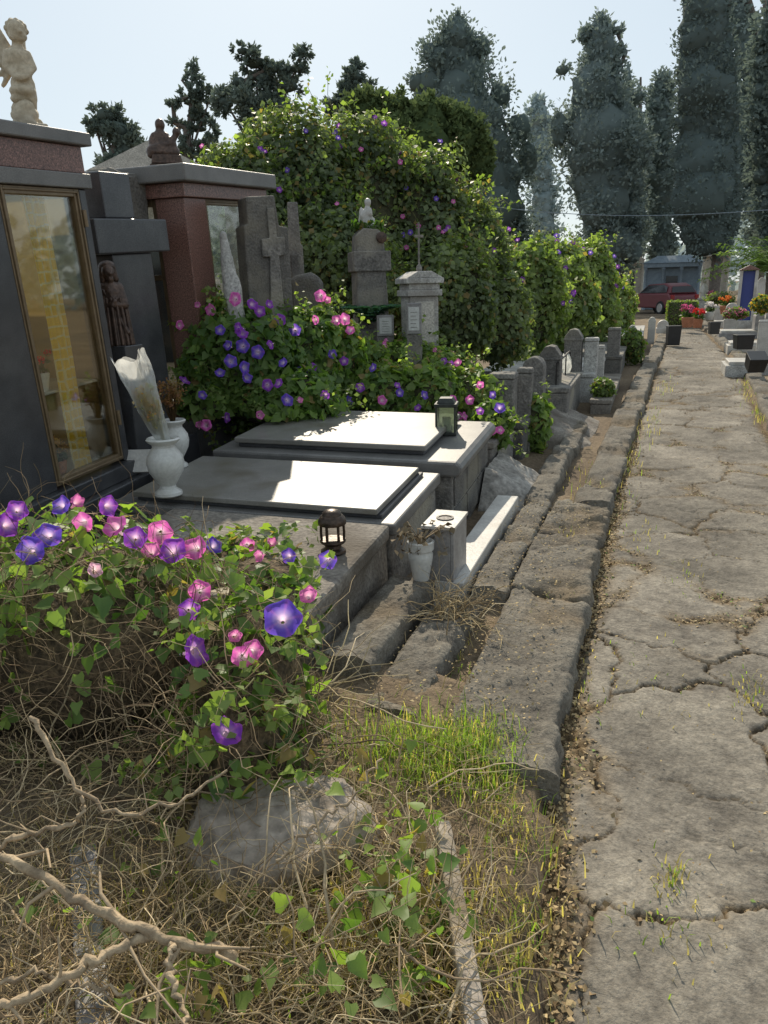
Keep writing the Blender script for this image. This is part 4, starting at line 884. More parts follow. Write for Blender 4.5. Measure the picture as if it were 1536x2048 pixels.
twigs(34, lambda: (np.array(db2)+np.append(rng.normal(size=2)*.12, .02), (rng.uniform(.2, 1.2), rng.uniform(-.2, .9), .75)), .55, .0033, [(.6, .48, .31), (.45, .36, .21)], grav=.06)
tag(nm.build('cut_stems', MT['twig']), 'pale cut vine stems sticking up beside the concrete tomb', 'dry stems')
def branch(label, pts, r0, r1, twg=6):
    P = np.array([tuple(pt(*q)) for q in pts]); n = 30; s = np.linspace(0, len(P)-1, n); i = np.clip(s.astype(int), 0, len(P)-2); f = (s-i)[:, None]
    def cr(a, b, c, d, t): return .5*((2*b)+(-a+c)*t+(2*a-5*b+4*c-d)*t*t+(-a+3*b-3*c+d)*t**3)
    g = lambda j: P[np.clip(j, 0, len(P)-1)]
    Q = cr(g(i-1), g(i), g(i+1), g(i+2), f)+.0045*rng.normal(size=(n, 3))
    Q[:, 2] = np.maximum(Q[:, 2], .05)
    nmb = NM(); V, Fc = tube_np(Q, np.linspace(r0, r1, n)*(1+.16*rng.normal(size=n)), 9); nmb.add(V, Fc, (.4, .3, .2))
    o = nmb.build('bare_branch', MT['pbark'], None, True); tag(o, label, 'branch')
    for j in range(twg):
        nn2 = NM(); q = Q[rng.integers(3, n-2)]; d = nrm(rng.normal(size=3)+np.array((0, 0, .3))); l = rng.uniform(.08, .2); pts2 = np.array([q, q+d*l*.5+rng.normal(size=3)*.01, q+d*l+rng.normal(size=3)*.03])
        V, Fc = tube_np(pts2, np.array([r1*.5, r1*.35, r1*.2]), 5); nn2.add(V, Fc, (.36, .27, .17)); nn2.build('side_twig', MT['twig'], o)
branch('thickest pale bare branch lying across the lower left corner', [(-40, 1700, 1.62), (90, 1755, 1.58), (200, 1820, 1.55), (310, 1872, 1.52), (470, 1908, 1.55)], .0085, .0115)
branch('forked pale branch running down to the lower left corner', [(310, 1868, 1.53), (210, 1910, 1.48), (110, 1965, 1.42), (-40, 2030, 1.36)], .011, .0075)
branch('crooked short pale branch at the left frame edge', [(-20, 1700, 1.7), (60, 1668, 1.68), (150, 1642, 1.66), (165, 1600, 1.66)], .0075, .004)
branch('long thin arching branch above the crooked branch', [(60, 1430, 1.75), (120, 1530, 1.72), (190, 1605, 1.7), (290, 1625, 1.7), (390, 1585, 1.75), (450, 1540, 1.8)], .0058, .003)
branch('pale branch dropping from the fork to the bottom edge', [(345, 1885, 1.5), (340, 1950, 1.46), (360, 2010, 1.42), (375, 2080, 1.38)], .007, .005, 3)
branch('thin bare branch under the thickest branch at left', [(-30, 1990, 1.45), (60, 1945, 1.47), (160, 1965, 1.47), (260, 1990, 1.46)], .005, .0035)
branch('slender branch rising right above the pale rock', [(560, 1720, 1.8), (640, 1640, 1.82), (700, 1600, 1.85), (760, 1520, 1.9)], .0045, .0028, 4)
nm = NM(); q = []
for px, py, sx, sy, n in ((520, 1480, 60, 60, 90), (620, 1540, 70, 35, 46), (830, 1800, 45, 80, 70), (760, 1700, 60, 50, 50), (450, 1880, 120, 50, 26), (400, 1990, 80, 40, 34), (330, 1680, 40, 30, 14), (140, 1790, 80, 60, 18), (760, 1850, 90, 60, 40), (420, 1400, 70, 60, 70), (680, 1960, 80, 40, 24)):
    for i in range(n): q.append(tuple(onz(px+rng.normal()*sx, py+rng.normal()*sy, .12+.2*rng.random())))
q = np.array(q); leaves(nm, q, np.tile((0, -.2, 1.), (len(q), 1)), .038*rng.uniform(.4, 1.35, len(q)), leafcol(q, (.1, .175, .045), (.26, .35, .09), dry=.12), HEART, .7, .3)
tag(nm.build('creeping_vine_leaves', MT['leaf']), 'scattered green heart shaped leaves creeping over the dry tangle', 'vine leaves', kind='stuff')
def strip(label, a, b, w, h, m):
    A = onz(*a, h); B = onz(*b, h); d = (B-A); t = thing('marble_edging', label, 'edging', (A.x, A.y, 0), math.atan2(d.y, d.x)-PI/2)
    obj('slab', MB().box(-w/2, w/2, 0, d.length, -.02, h), m, t, .006); return t
strip('narrow pale stone edging strip along the nearest grave plot', (962, 2090), (885, 1640), .045, .18, MT['edge'])
strip('broken grey marble edging strip in the lower left tangle', (190, 2090), (165, 1690), .07, .14, MT['gmarble'])
q = onz(540, 1705, .12); mb = MB(); mb.ell((0, 0, 0), (.25, .19, .15), 44, 28, 0, .16, 1.5)
for i_, v_ in enumerate(mb.v):
    n_ = float(fbm(np.array(v_)*14, 3)); zf = min(v_[2], .088+.02*n_); mb.v[i_] = (v_[0]*(1+.10*n_), v_[1]*(1+.10*n_), zf+.012*n_)
tag(obj('limestone_rock', mb, MT['rock'], None, 0, True, loc=(q.x, q.y+.05, .125), rot=(rad(8), 0, .4)), 'pale limestone rock half buried in the dry tangle', 'rock')
# ------------------------------------------------------------------ grass and litter
def blades(nm, pos, h, w_, col):
    n = len(pos); a = rng.uniform(0, 2*PI, n); d = np.stack([np.cos(a), np.sin(a), np.zeros(n)], -1); s = np.stack([-np.sin(a), np.cos(a), np.zeros(n)], -1)
    ln = rng.uniform(.1, .8, n)[:, None]; h = h[:, None]; up = np.array((0, 0, 1.))
    b0 = pos-s*w_; b1 = pos+s*w_; m0 = pos+d*ln*h*.35+up*h*.6-s*w_*.7; m1 = pos+d*ln*h*.35+up*h*.6+s*w_*.7; tp = pos+d*ln*h+up*h*.95*(1-.35*ln)
    V = np.stack([b0, b1, m1, m0, tp, tp+s*.0008], 1).reshape(-1, 3); k = np.arange(n)[:, None]*6
    nm.add(V, np.concatenate([k+np.array([[0, 1, 2, 3]]), k+np.array([[3, 2, 5, 4]])]), np.repeat(col, 6, 0))
nm = NM()
def gclump(px, py, sx, sy, n, h, z=.06, a=(.14, .22, .04), b=(.34, .44, .1), dry=.15):
    ps = np.array([tuple(onz(px+rng.normal()*sx, py+rng.normal()*sy, z)) for i in range(n)])
    c = lerp(a, b, rng.random(n)); kd = rng.random(n) < dry; c[kd] = np.array((.5, .39, .21))*rng.uniform(.6, 1.2, (kd.sum(), 1)); blades(nm, ps, h*rng.uniform(.4, 1.2, n), .0025, c)
gclump(850, 1520, 75, 36, 1500, .11, .09, dry=.28); gclump(950, 1510, 36, 36, 500, .10, .07, dry=.28); gclump(780, 1570, 90, 50, 700, .1, dry=.6); gclump(1000, 1620, 30, 60, 300, .08, dry=.6)
for px, py, n, s in ((1205, 975, 170, 25), (1180, 1000, 130, 22), (1130, 1090, 140, 14), (1120, 1120, 100, 12), (1110, 1180, 110, 18), (1085, 1300, 90, 14), (1070, 1380, 110, 14), (1060, 1440, 160, 16), (1040, 1560, 150, 22), (1060, 1700, 140, 24), (1040, 1850, 120, 26), (1020, 1950, 120, 26), (1300, 850, 80, 14), (980, 960, 50, 18), (1250, 920, 70, 16), (1330, 780, 60, 10), (900, 1300, 120, 30), (870, 1400, 110, 40), (760, 1420, 170, 50), (1500, 780, 200, 12), (1525, 830, 220, 8), (1490, 720, 160, 10), (1170, 1380, 40, 30), (1300, 1350, 40, 40), (1340, 1860, 60, 50), (1500, 1390, 70, 22), (1340, 1760, 50, 18), (1290, 1075, 40, 20), (1380, 1160, 40, 20)):
    gclump(px, py, s, s*1.2, n, .035 if px > 1140 and py > 1030 else .085, .02, dry=.65)
gclump(700, 1450, 70, 50, 250, .1, dry=.8); gclump(620, 1870, 200, 90, 1500, .07, .1, dry=.93); gclump(900, 1880, 60, 110, 500, .07, .08, dry=.85); gclump(250, 1850, 200, 120, 1100, .08, .1, dry=.95); gclump(540, 1790, 90, 14, 300, .07, .1, dry=.9)
tag(nm.build('grass', MT['leaf']), 'green and straw grass tufts along the kerb and plot edge', 'grass', kind='stuff')
nm = NM(); sel = crackpts[rng.choice(len(crackpts), 9500, p=cw)]
p = sel+rng.normal(size=sel.shape)*np.array((.020, .020, .0))+np.array((0, 0, .006))
cl = lerp((.22, .15, .08), (.48, .37, .2), rng.random(len(p))); gk = rng.random(len(p)) < .09; cl[gk] = (.18, .26, .07)
leaves(nm, p, np.tile((0, 0, 1.), (len(p), 1)), .0145*rng.uniform(.4, 1.3, len(p)), cl, DIA, .45, 0)
yk = rng.uniform(1.1, 8, 3400); p = np.stack([XL(yk)-.02+np.abs(rng.normal(size=3400))*.06, yk, np.full(3400, .018)], -1)
leaves(nm, p, np.tile((0, 0, 1.), (3400, 1)), .018*rng.uniform(.4, 1.4, 3400), lerp((.2, .135, .07), (.42, .32, .17), rng.random(3400)), DIA, .6, 0)
p = np.stack([rng.uniform(-.05, 1.2, 420), rng.uniform(1.2, 9, 420), np.full(420, .036)], -1)
leaves(nm, p, np.tile((0, 0, 1.), (420, 1)), .010, lerp((.2, .13, .06), (.38, .29, .15), rng.random(420)), DIA, .4, 0)
p = np.stack([rng.uniform(-.95, -.28, 1500), rng.uniform(2.2, 5.2, 1500), np.full(1500, .135)], -1)
leaves(nm, p, np.tile((0, 0, 1.), (1500, 1)), .014*rng.uniform(.4, 1.3, 1500), lerp((.22, .15, .07), (.46, .36, .19), rng.random(1500)), DIA, .4, 0)
tag(nm.build('leaf_litter', MT['twig']), 'dry leaf litter in the path cracks and along the kerb', 'leaf litter', kind='stuff')
# ------------------------------------------------------------------ trees
def tree(name, label, cat, v, blobs, n, leafs, ca, cb_, trunk=None, tr=.3, group=None, limbs=True, cl=18, core=.72, tmpl=SPRAY, spread=.2):
    px0 = trunk or float(np.mean([b[0] for b in blobs])); base = base_at(px0, v); t = thing(name, label, cat, base, 0, group)
    E = []
    for b in blobs:
        c = at(b[0], b[1], v+rng.uniform(-.3, .3)*b[2]*mpp(b[0], b[1], v)); m = mpp(b[0], b[1], v); E.append((np.array(c), np.array((b[2]*m, b[2]*m, b[3]*m))))
    nm = NM(); wts = np.array([q[0]*q[2] for c, q in E]); wts /= wts.sum()
    for (c, q), wt in zip(E, wts):
        k = max(12, int(n*wt)); nc = max(5, int(cl*min(3, max(.5, q[2]/q[0]))))
        d = nrm(rng.normal(size=(nc, 3))); cc = c+q*d*rng.uniform(.45, 1.05, (nc, 1)); i = rng.integers(0, nc, k)
        p = cc[i]+rng.normal(size=(k, 3))*q.min()*spread
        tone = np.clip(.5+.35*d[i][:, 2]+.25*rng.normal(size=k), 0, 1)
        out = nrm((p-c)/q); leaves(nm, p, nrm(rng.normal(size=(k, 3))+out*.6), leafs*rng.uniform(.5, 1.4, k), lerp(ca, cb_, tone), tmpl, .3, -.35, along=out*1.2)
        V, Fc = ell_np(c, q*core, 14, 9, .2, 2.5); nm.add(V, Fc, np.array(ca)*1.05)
    nm.build('crown', MT['conifer'], t, False, base)
    mb = MB(); ctr = sorted(E, key=lambda e: e[0][2])
    pts = [np.array(base)]+[np.array((base.x*.5+c[0]*.5, base.y*.5+c[1]*.5, c[2])) for c, q in ctr[::max(1, len(ctr)//5)] if c[2] > 1]
    P = np.array(pts)-np.array(base); P = P[np.argsort(P[:, 2])]
    mb.tube(P, np.linspace(tr, tr*.25, len(P)), 9)
    if limbs:
        for c, q in E:
            a = np.array((0, 0, max(1, c[2]*.72)))
            a[:2] = [np.interp(a[2], P[:, 2], P[:, 0]), np.interp(a[2], P[:, 2], P[:, 1])]
            mb.tube([a, (a+c-np.array(base))/2+np.array((0, 0, .1)), c-np.array(base)], [tr*.3, tr*.22, tr*.12], 6)
    obj('trunk', mb, MT['bark'], t, 0, True); return t
def prof(pp, sq=.75):
    out = []; py = pp[0][0]; ys_ = [p[0] for p in pp]
    while py < pp[-1][0]:
        l = np.interp(py, ys_, [p[1] for p in pp]); r = np.interp(py, ys_, [p[2] for p in pp]); w_ = (r-l)/2
        out.append(((l+r)/2, py+w_*.3, w_*.93, max(12, w_*.85)))
        if w_ > 40:
            s = 1 if len(out) % 2 else -1; out.append(((l+r)/2+s*w_*.6, py+w_*.5, w_*.5, w_*.55))
        py += max(10, w_*sq*.75)
    return out
CA, CB = (.15, .19, .18), (.22, .265, .24)  # conifer palettes: aerial haze is put into the colour as pale blue-green
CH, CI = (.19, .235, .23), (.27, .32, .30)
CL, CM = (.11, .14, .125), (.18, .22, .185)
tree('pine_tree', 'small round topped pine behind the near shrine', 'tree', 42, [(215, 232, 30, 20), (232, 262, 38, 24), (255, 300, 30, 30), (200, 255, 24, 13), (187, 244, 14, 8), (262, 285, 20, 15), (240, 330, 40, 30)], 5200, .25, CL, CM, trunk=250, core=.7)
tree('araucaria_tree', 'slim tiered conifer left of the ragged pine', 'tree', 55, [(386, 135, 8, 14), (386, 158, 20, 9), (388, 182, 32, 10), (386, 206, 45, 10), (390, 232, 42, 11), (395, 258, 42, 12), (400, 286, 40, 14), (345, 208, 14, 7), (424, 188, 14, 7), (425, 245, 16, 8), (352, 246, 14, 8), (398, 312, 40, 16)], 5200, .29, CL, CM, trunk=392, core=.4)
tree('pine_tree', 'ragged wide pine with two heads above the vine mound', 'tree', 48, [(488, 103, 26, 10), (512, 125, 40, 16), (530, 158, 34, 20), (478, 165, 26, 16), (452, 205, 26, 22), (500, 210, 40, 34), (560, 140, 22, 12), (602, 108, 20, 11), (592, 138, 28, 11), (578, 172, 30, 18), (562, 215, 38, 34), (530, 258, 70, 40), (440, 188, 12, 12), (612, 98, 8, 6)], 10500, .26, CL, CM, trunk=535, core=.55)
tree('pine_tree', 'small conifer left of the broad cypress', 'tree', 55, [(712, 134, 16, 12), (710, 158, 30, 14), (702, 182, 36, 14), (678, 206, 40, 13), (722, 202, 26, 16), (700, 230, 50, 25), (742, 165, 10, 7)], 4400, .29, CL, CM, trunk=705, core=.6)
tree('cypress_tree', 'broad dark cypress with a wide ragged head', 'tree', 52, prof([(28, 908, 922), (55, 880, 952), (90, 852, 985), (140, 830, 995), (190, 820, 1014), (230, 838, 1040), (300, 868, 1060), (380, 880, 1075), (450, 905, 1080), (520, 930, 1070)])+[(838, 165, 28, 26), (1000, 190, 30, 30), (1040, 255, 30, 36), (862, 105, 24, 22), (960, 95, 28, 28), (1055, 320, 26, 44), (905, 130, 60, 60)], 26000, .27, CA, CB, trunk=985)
tree('cypress_tree', 'hazy distant cypress between the two broad ones', 'tree', 78, prof([(195, 1066, 1086), (220, 1045, 1105), (300, 1048, 1112), (420, 1055, 1120), (500, 1060, 1120)]), 6000, .42, (.30, .37, .38), (.38, .44, .44), trunk=1085, limbs=False)  # distance haze put into this crown's colour, paler than the palettes
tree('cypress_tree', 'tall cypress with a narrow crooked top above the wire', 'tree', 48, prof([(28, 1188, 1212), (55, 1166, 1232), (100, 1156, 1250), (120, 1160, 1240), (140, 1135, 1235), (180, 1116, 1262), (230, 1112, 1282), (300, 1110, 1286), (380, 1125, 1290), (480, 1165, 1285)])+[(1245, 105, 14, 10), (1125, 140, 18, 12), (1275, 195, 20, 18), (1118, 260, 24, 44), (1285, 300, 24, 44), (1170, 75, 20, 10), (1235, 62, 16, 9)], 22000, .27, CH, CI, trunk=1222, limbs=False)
tree('cypress_tree', 'slender pointed cypress right of the crooked one', 'tree', 62, prof([(132, 1252, 1260), (170, 1244, 1272), (240, 1238, 1285), (400, 1240, 1300), (500, 1250, 1300)]), 4000, .34, (.24, .295, .295), (.32, .375, .365), trunk=1268, limbs=False)  # crown colour lightened to carry distance haze
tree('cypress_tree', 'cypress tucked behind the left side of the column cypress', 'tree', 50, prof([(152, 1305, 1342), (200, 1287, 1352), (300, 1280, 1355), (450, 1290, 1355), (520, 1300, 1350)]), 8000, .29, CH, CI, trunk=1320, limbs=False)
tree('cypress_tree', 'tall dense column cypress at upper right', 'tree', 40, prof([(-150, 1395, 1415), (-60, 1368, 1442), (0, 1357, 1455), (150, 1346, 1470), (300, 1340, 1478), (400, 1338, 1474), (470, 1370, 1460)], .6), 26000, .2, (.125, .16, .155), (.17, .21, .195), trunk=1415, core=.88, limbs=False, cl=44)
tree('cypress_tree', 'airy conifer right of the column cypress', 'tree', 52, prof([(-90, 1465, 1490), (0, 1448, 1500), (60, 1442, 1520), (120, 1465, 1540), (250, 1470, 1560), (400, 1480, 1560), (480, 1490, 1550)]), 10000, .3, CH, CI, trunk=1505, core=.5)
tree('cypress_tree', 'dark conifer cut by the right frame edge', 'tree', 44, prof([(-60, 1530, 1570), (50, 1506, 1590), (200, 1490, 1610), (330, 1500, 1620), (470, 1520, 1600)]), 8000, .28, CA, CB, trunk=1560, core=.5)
db_ = [(735, 222, 48, 38), (795, 232, 58, 40), (860, 245, 62, 46), (920, 275, 48, 52), (955, 320, 30, 44), (840, 290, 90, 60)]
tree('clipped_tree', 'clipped dome shaped tree rising behind the vine mound', 'tree', 17, db_, 30000, .10, (.08, .115, .05), (.15, .195, .08), trunk=850, tr=.2, core=.86, cl=160, tmpl=DIA, spread=.12)
nm = NM(); n = 12000
ang = rng.uniform(-75, 75, n); dist = rng.uniform(95, 125, n); yaw_ = YAW-np.radians(ang)
hgt = 6+5*fbm(np.stack([ang*.12, dist*.01, np.zeros(n)], -1), 4)*2; z = rng.random(n)**.8*np.clip(hgt, 3, 14)
ps = np.stack([-np.sin(yaw_)*dist, np.cos(yaw_)*dist, z], -1)
leaves(nm, ps, np.tile((0, -1., .4), (n, 1)), 1.9*rng.uniform(.6, 1.3, n), lerp((.36, .43, .45), (.46, .52, .53), rng.random(n)), SPRAY, .6, -.4)  # haze painted in: leaf colours lightened to a pale blue-grey
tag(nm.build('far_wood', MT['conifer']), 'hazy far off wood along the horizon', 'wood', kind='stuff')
# ------------------------------------------------------------------ far buildings
def mausoleum(label, pxl, pxr, py0, v, m, roofm, roof='hip', np_=4, name='mausoleum'):
    a = base_at(pxl, v); c = base_at(pxr, v); zt = ztop((pxl+pxr)/2, py0, v); ctr = (a+c)/2; W = (c-a).length/2; t = thing(name, label, 'mausoleum', ctr, facecam(ctr)); D = W*.8
    h = zt*.78
    obj('wall', MB().box(-W*.92, W*.92, -D*.6, D, -.02, h-.002), m, t, .02)
    obj('door', MB().box(-W*.2, W*.2, -D*.6-.05, -D*.6-.005, .0, h*.8), MT['cglass'], t)
    for i in range(np_):
        x = -W*.92+i*W*1.84/(np_-1); obj('column', MB().lathe([(.12, -.02), (.12, .15), (.085, .2), (.075, h-.2), (.11, h-.1), (.11, h-.003)], 12, (x, -D*.92, 0)), m, t, 0, True)
    obj('entablature', MB().box(-W, W, -D, D*1.02, h, h+.25), m, t, .02)
    if roof == 'hip': obj('roof', MB().box(-W*1.05, W*1.05, -D*1.05, D*1.05, h+.252, zt, tx=W*.5, ty=D*.5), roofm, t)
    else: obj('roof', MB().prism([(-W*1.1, h+.252), (W*1.1, h+.252), (0, zt)], -D*1.05, D*1.05, 'y'), roofm, t)
mausoleum('low blue grey mausoleum with hipped roof behind the red car', 1280, 1384, 512, 46, MT['bluegrey'], MT['bluegrey'])
mausoleum('pale gabled mausoleum right of the hipped roof one', 1392, 1440, 488, 60, MT['pale'], MT['bluegrey'], 'gable', 2)
mausoleum('small pale mausoleum left of the cypress trunks', 1235, 1275, 505, 58, MT['pale'], MT['pale'], 'gable', 2)
mausoleum('pale gabled chapel roof behind the red shrine', 215, 470, 300, 19, MT['pale'], MT['pale'], 'gable', 2, 'chapel')
# ------------------------------------------------------------------ red car
cb_ = base_at(1312, 39.5)
t = thing('parked_car', 'red hatchback parked at the end of the path', 'car', cb_, facecam(cb_)+rad(35))
side = [(-1.95, .3), (1.95, .3), (2.0, .5), (1.95, .78), (1.3, .92), (.7, .98), (-1.75, 1.0), (-1.95, .85), (-2.0, .55)]
obj('body', MB().prism([(x, z) for x, z in side], -.83, .83, 'x'), MT['carred'], t, .06, True, seg=3)
cabp = [(.75, .97), (.15, 1.42), (-1.2, 1.48), (-1.7, 1.3), (-1.85, .99)]
ca_ = MB(); n = len(cabp)
V = [(-.78 if z < 1.1 else -.6, y, z) for y, z in cabp]+[(.78 if z < 1.1 else .6, y, z) for y, z in cabp]
ca_.add(V, [tuple(range(n)), tuple(range(2*n-1, n-1, -1))]+[(i, i+n, (i+1) % n+n, (i+1) % n) for i in range(n)]); obj('cabin', ca_, MT['carred'], t, .04, True)
obj('rear_window', MB().add([(-.56, -1.72, 1.32), (.56, -1.72, 1.32), (.66, -1.86, 1.04), (-.66, -1.86, 1.04)], [(0, 1, 2, 3)]), MT['cglass'], t)
obj('windscreen', MB().add([(-.56, .2, 1.41), (.56, .2, 1.41), (.7, .74, 1.02), (-.7, .74, 1.02)], [(0, 3, 2, 1)]), MT['cglass'], t)
for s in (-1, 1):
    obj('side_window', MB().add([(s*.645, .1, 1.38), (s*.645, -1.15, 1.41), (s*.66, -1.5, 1.3), (s*.79, -1.6, 1.04), (s*.79, .6, 1.02)], [(0, 1, 2, 3, 4)]), MT['cglass'], t)
    obj('tail_lamp', MB().box(s*.68-.1, s*.68+.1, -1.99, -1.93, .72, .92), MT['lamp'], t, .02)
    obj('headlight', MB().box(s*.62-.14, s*.62+.14, 1.9, 1.975, .6, .76), MT['chrome'], t, .02)
    for y in (-1.25, 1.25):
        wl = obj('wheel', MB().lathe([(.31, -.1), (.33, -.07), (.33, .07), (.31, .1), (0, .1)], 20), MT['rubber'], t, 0, True, loc=(s*.77, y, .32), rot=(0, rad(90)*s, 0))
        obj('rim', MB().lathe([(.21, .1), (.2, .115), (.06, .108), (0, .115)], 16), MT['chrome'], wl, 0, True)
obj('number_plate', MB().box(-.25, .25, -2.01, -1.99, .5, .61), MT['paper'], t)
# ------------------------------------------------------------------ right side graves
def low_grave(px, py, wpx, v, m, label, head=True):
    b = base_at(px, v); k = mpp(px, py, v); w = wpx*k/2; t = thing('low_grave', label, 'grave', b, 0)
    obj('border', MB().box(-w, w, -.45, .45, -.02, .2), m, t, .01); obj('cover_slab', MB().box(-w*.9, w*.9, -.38, .38, .202, .26), MT['marble'], t, .01)
    if head: obj('headstone', MB().prism([(w*.6, .264), (w, .264), (w, .62), (w*.9, .7), (w*.7, .7), (w*.6, .62)], -.3, .3, 'y'), m, t, .015)
low_grave(1515, 690, 120, 13, MT['wstone'], 'low pale grave nearest on the right of the path')
low_grave(1500, 655, 90, 17, MT['marble'], 'white marble grave right of the path behind the black planter')
low_grave(1475, 640, 80, 21, MT['gmarble'], 'grey marble grave right of the path below the blue shrine')
low_grave(1452, 630, 60, 26, MT['marble'], 'small white grave behind the terracotta pots')
low_grave(1500, 630, 70, 27, MT['wstone'], 'pale grave near the yellow flowered bush')
for px, py, hp, v, m, lab, cl_ in ((1370, 655, 20, 24, MT['terra'], 'left terracotta pot of pink flowers by the clipped hedge', (.6, .15, .3)), (1390, 656, 18, 25, MT['terra'], 'right terracotta pot of red flowers by the clipped hedge', (.6, .05, .05)), (1412, 640, 16, 27, MT['ceramic'], 'white pot of white flowers on the right graves', (.7, .7, .65)), (1441, 628, 16, 28, MT['terra'], 'terracotta pot of orange flowers below the blue shrine', (.6, .2, .05)), (1408, 612, 14, 33, MT['ceramic'], 'small pot of pink flowers under the white garden statue', (.7, .25, .35))):
    b = base_at(px, v); b.z = max(.04, at(px, py, v).z); k = mpp(px, py, v)*hp/.115; pot_flowers(b, lab, 'flowers', cl_, m, k, 14)
def planter(px, py, wpx, hpx, v, label, tilt=0):
    b = at(px, py, v); b.z = max(.05, b.z); k = mpp(px, py, v); w = wpx*k/2; h = hpx*k
    t = thing('black_planter', label, 'planter', b, .2); o = obj('box', MB().box(-w*.85, w*.85, -w*.8, w*.8, 0, h, tx=-w*.12, ty=-w*.12).box(-w*1.02, w*1.02, -w*.98, w*.98, h+.001, h+.02), MT['blackpl'], t, .006, rot=(tilt, 0, 0))
planter(1485, 698, 34, 26, 12.5, 'upright black plastic planter right of the path')
planter(1508, 738, 36, 28, 10.2, 'tipped black plastic planter on the grass verge', rad(25))
planter(1427, 668, 20, 22, 18, 'small dark planter before the white graves')
planter(1345, 690, 26, 36, 19, 'dark pot standing at the end of the left kerb')
v = 25; b = base_at(1482, v); k = mpp(1482, 570, v); zt = ztop(1482, 530, v)
t = thing('small_shrine', 'small white shrine with a blue panel under a little gable roof', 'shrine', b, facecam(b))
for s in (-1, 1): obj('pillar', MB().box(s*14*k-3*k, s*14*k+3*k, -.12, .12, .301, zt-.161), MT['marble'], t, .01)
obj('panel', MB().box(-11*k, 11*k, .0, .08, .301, zt-.18), MT['bluepanel'], t)
obj('base', MB().box(-20*k, 20*k, -.2, .2, -.02, .3), MT['wstone'], t, .01)
obj('roof', MB().prism([(-20*k, zt-.16), (20*k, zt-.16), (0, zt)], -.18, .18, 'y'), MT['rgran'], t, .01)
v = 33; b = base_at(1397, v); k = mpp(1397, 580, v)
t = thing('garden_statue', 'small white standing statue among the right hand graves', 'statue', b, facecam(b))
obj('figure', capsule_fig([((0, 0, 40*k), (0, 0, 58*k), 7*k, 5*k), ((0, 0, 58*k), (0, 0, 66*k), 5*k, 3*k), ((-4*k, 0, 62*k), (-7*k, -2*k, 52*k), 2.4*k, 2*k), ((4*k, 0, 62*k), (7*k, -2*k, 52*k), 2.4*k, 2*k)], [((0, 0, 72*k), (3.6*k, 3.6*k, 4.5*k))]), MT['marble'], t, 0, True, .025, sm=2)
obj('pedestal', MB().box(-9*k, 9*k, -9*k, 9*k, -.02, 36*k).box(-11*k, 11*k, -11*k, 11*k, 36.1*k, 40*k), MT['wstone'], t, .01)
for px, py0, w_, v, kd, lab in ((1508, 555, 14, 27, 'gable', 'thin white gabled stone right of the blue shrine'), (1455, 606, 22, 24, 'round', 'round topped white headstone left of the blue shrine'), (1430, 612, 16, 29, 'square', 'small square white headstone by the pots'), (1525, 640, 24, 16, 'square', 'squat white headstone at the right frame edge'), (1395, 630, 18, 31, 'round', 'tiny rounded headstone behind the terracotta pots')):
    post(px, 640, py0, w_, v, MT['marble'], lab, kind=kd, name='headstone', dep=.35)
hb = base_at(1357, 27); k = mpp(1357, 620, 27); hz = ztop(1357, 602, 27)
t = thing('clipped_hedge', 'small box clipped hedge at the end of the path', 'hedge', hb); nm = NM()
n = 2600; p = rng.uniform(-1, 1, (n, 3)); ax_ = rng.integers(0, 3, n); p[np.arange(n), ax_] = np.where(rng.random(n) < .5, 1, -1)*rng.uniform(.9, 1.03, n)
nn = np.zeros((n, 3)); nn[np.arange(n), ax_] = np.sign(p[np.arange(n), ax_]); P_ = p*np.array((28*k, .4, hz/2))+np.array((0, 0, hz/2))
leaves(nm, P_, nn, .06, leafcol(P_, (.08, .13, .035), (.19, .25, .07)), DIA, .6, 0); V = MB().box(-26*k, 26*k, -.37, .37, 0, hz*.96); nm.add(V.v, V.f, (.03, .05, .015), 1); nm.build('foliage', [MT['leaf'], MT['core']], t)
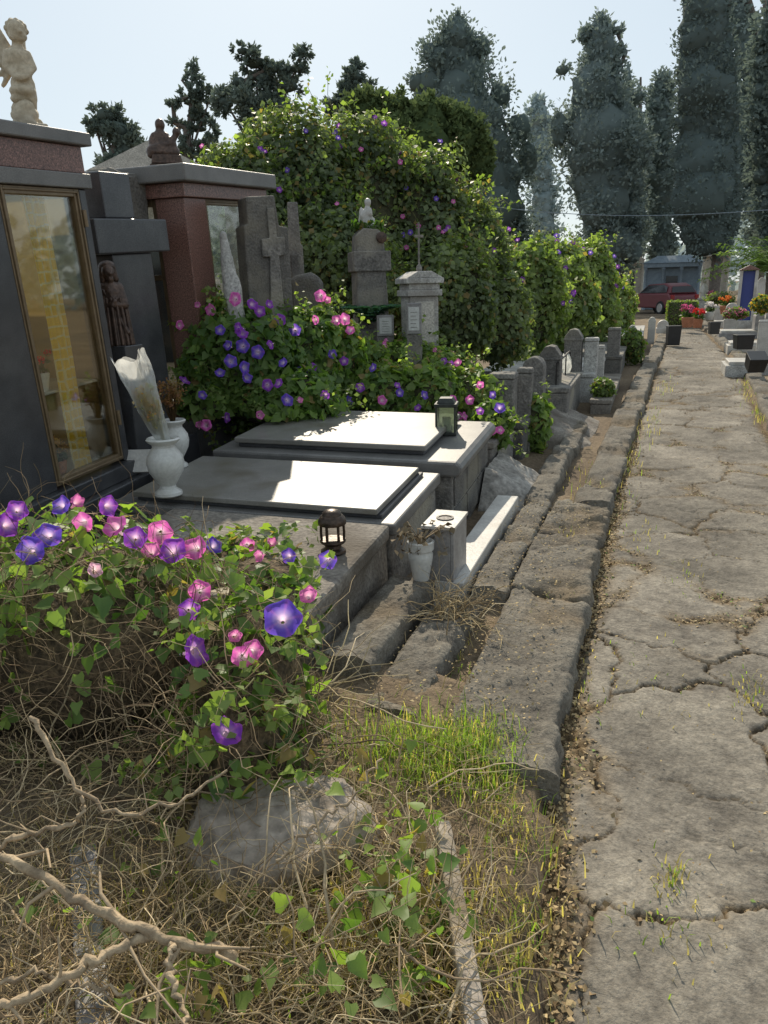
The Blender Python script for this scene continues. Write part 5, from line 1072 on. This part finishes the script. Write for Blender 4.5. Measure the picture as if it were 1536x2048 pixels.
def bush(label, px, py, rx, rz, v, colf=None, n=1200, ls=.08):
    e = [E_px(px, py, v, rx, rz, 1), E_px(px+rx*.5, py+rz*.25, v, rx*.6, rz*.8, 1)]; e = [((c[0], c[1], max(c[2], .3)), q) for c, q in e]
    vv = vine('flowering_bush' if colf else 'bush', label, e, n, ls, cat='bush', tmpl=DIA, a=(.07, .12, .035), b=(.19, .25, .07), lump=.25, shell=.35)
    if colf:
        nm = NM(); p, nn = mound(e, 260, .05, .02, .15); leaves(nm, p, nn, .07, np.tile(colf, (len(p), 1)), DIA, .6, 0); nm.build('blossoms', MT['petal'], vv, False, vv.location)
bush('yellow flowered bush at the right frame edge', 1522, 608, 18, 16, 20, (.65, .45, .04))
bush('low green bush left of the blue shrine', 1440, 596, 26, 12, 30)
bush('small green bush at the kerb under the far vines', 1262, 690, 24, 34, 15, None, 1800, .07)
bush('low leafy tuft between the concrete ledge and cement bank', 1205, 780, 22, 20, 9.6, None, 900, .05)
bush('tiny green shrub before the right hand graves', 1470, 626, 22, 10, 23, (.6, .2, .3))
bb = base_at(1525, 31)
t = thing('palm_tree', 'low palm with arching fronds at the right edge', 'palm', bb); cz = ztop(1525, 545, 31)
mb = MB(); mb.tube([(0, 0, -.02), (.03, 0, cz*.5), (0, 0, cz)], [.2, .17, .2], 10); obj('trunk', mb, MT['bark'], t, 0, True)
nm = NM()
for i in range(34):
    a = i*2.4; l = rng.uniform(1.9, 2.8); el = rng.uniform(.2, 1.35); q = np.array([(math.cos(a)*l*u*math.cos(el*(1-u*.3)), math.sin(a)*l*u*math.cos(el*(1-u*.3)), cz+l*u*math.sin(el)-1.0*u*u) for u in np.linspace(0, 1, 14)])
    V, Fc = tube_np(q, np.linspace(.02, .005, 14), 4); nm.add(V, Fc, (.2, .25, .09)); sdv = np.array((-math.sin(a), math.cos(a), 0)); pp = np.repeat(q[2:], 4, 0); al = np.tile(np.array([sdv*4, -sdv*4]), (24, 1))
    leaves(nm, pp, np.tile((0, 0, 1.), (len(pp), 1)), .5, np.tile((.22, .29, .11), (len(pp), 1))*rng.uniform(.7, 1.3, (len(pp), 1)), (DIA[0]*np.array((.22, 1, 1)), DIA[1]), .15, .9, along=al)
nm.build('fronds', MT['leaf'], t)
A = at(940, 408, 32); B = at(1640, 412, 24); mb = MB(); mb.tube([A+(B-A)*u+Vector((0, 0, -.35*math.sin(PI*u))) for u in np.linspace(0, 1, 20)], .012, 5)
tag(obj('overhead_wire', mb, MT['bluegrey'], None, 0, True), 'single overhead wire crossing in front of the cypresses', 'wire')
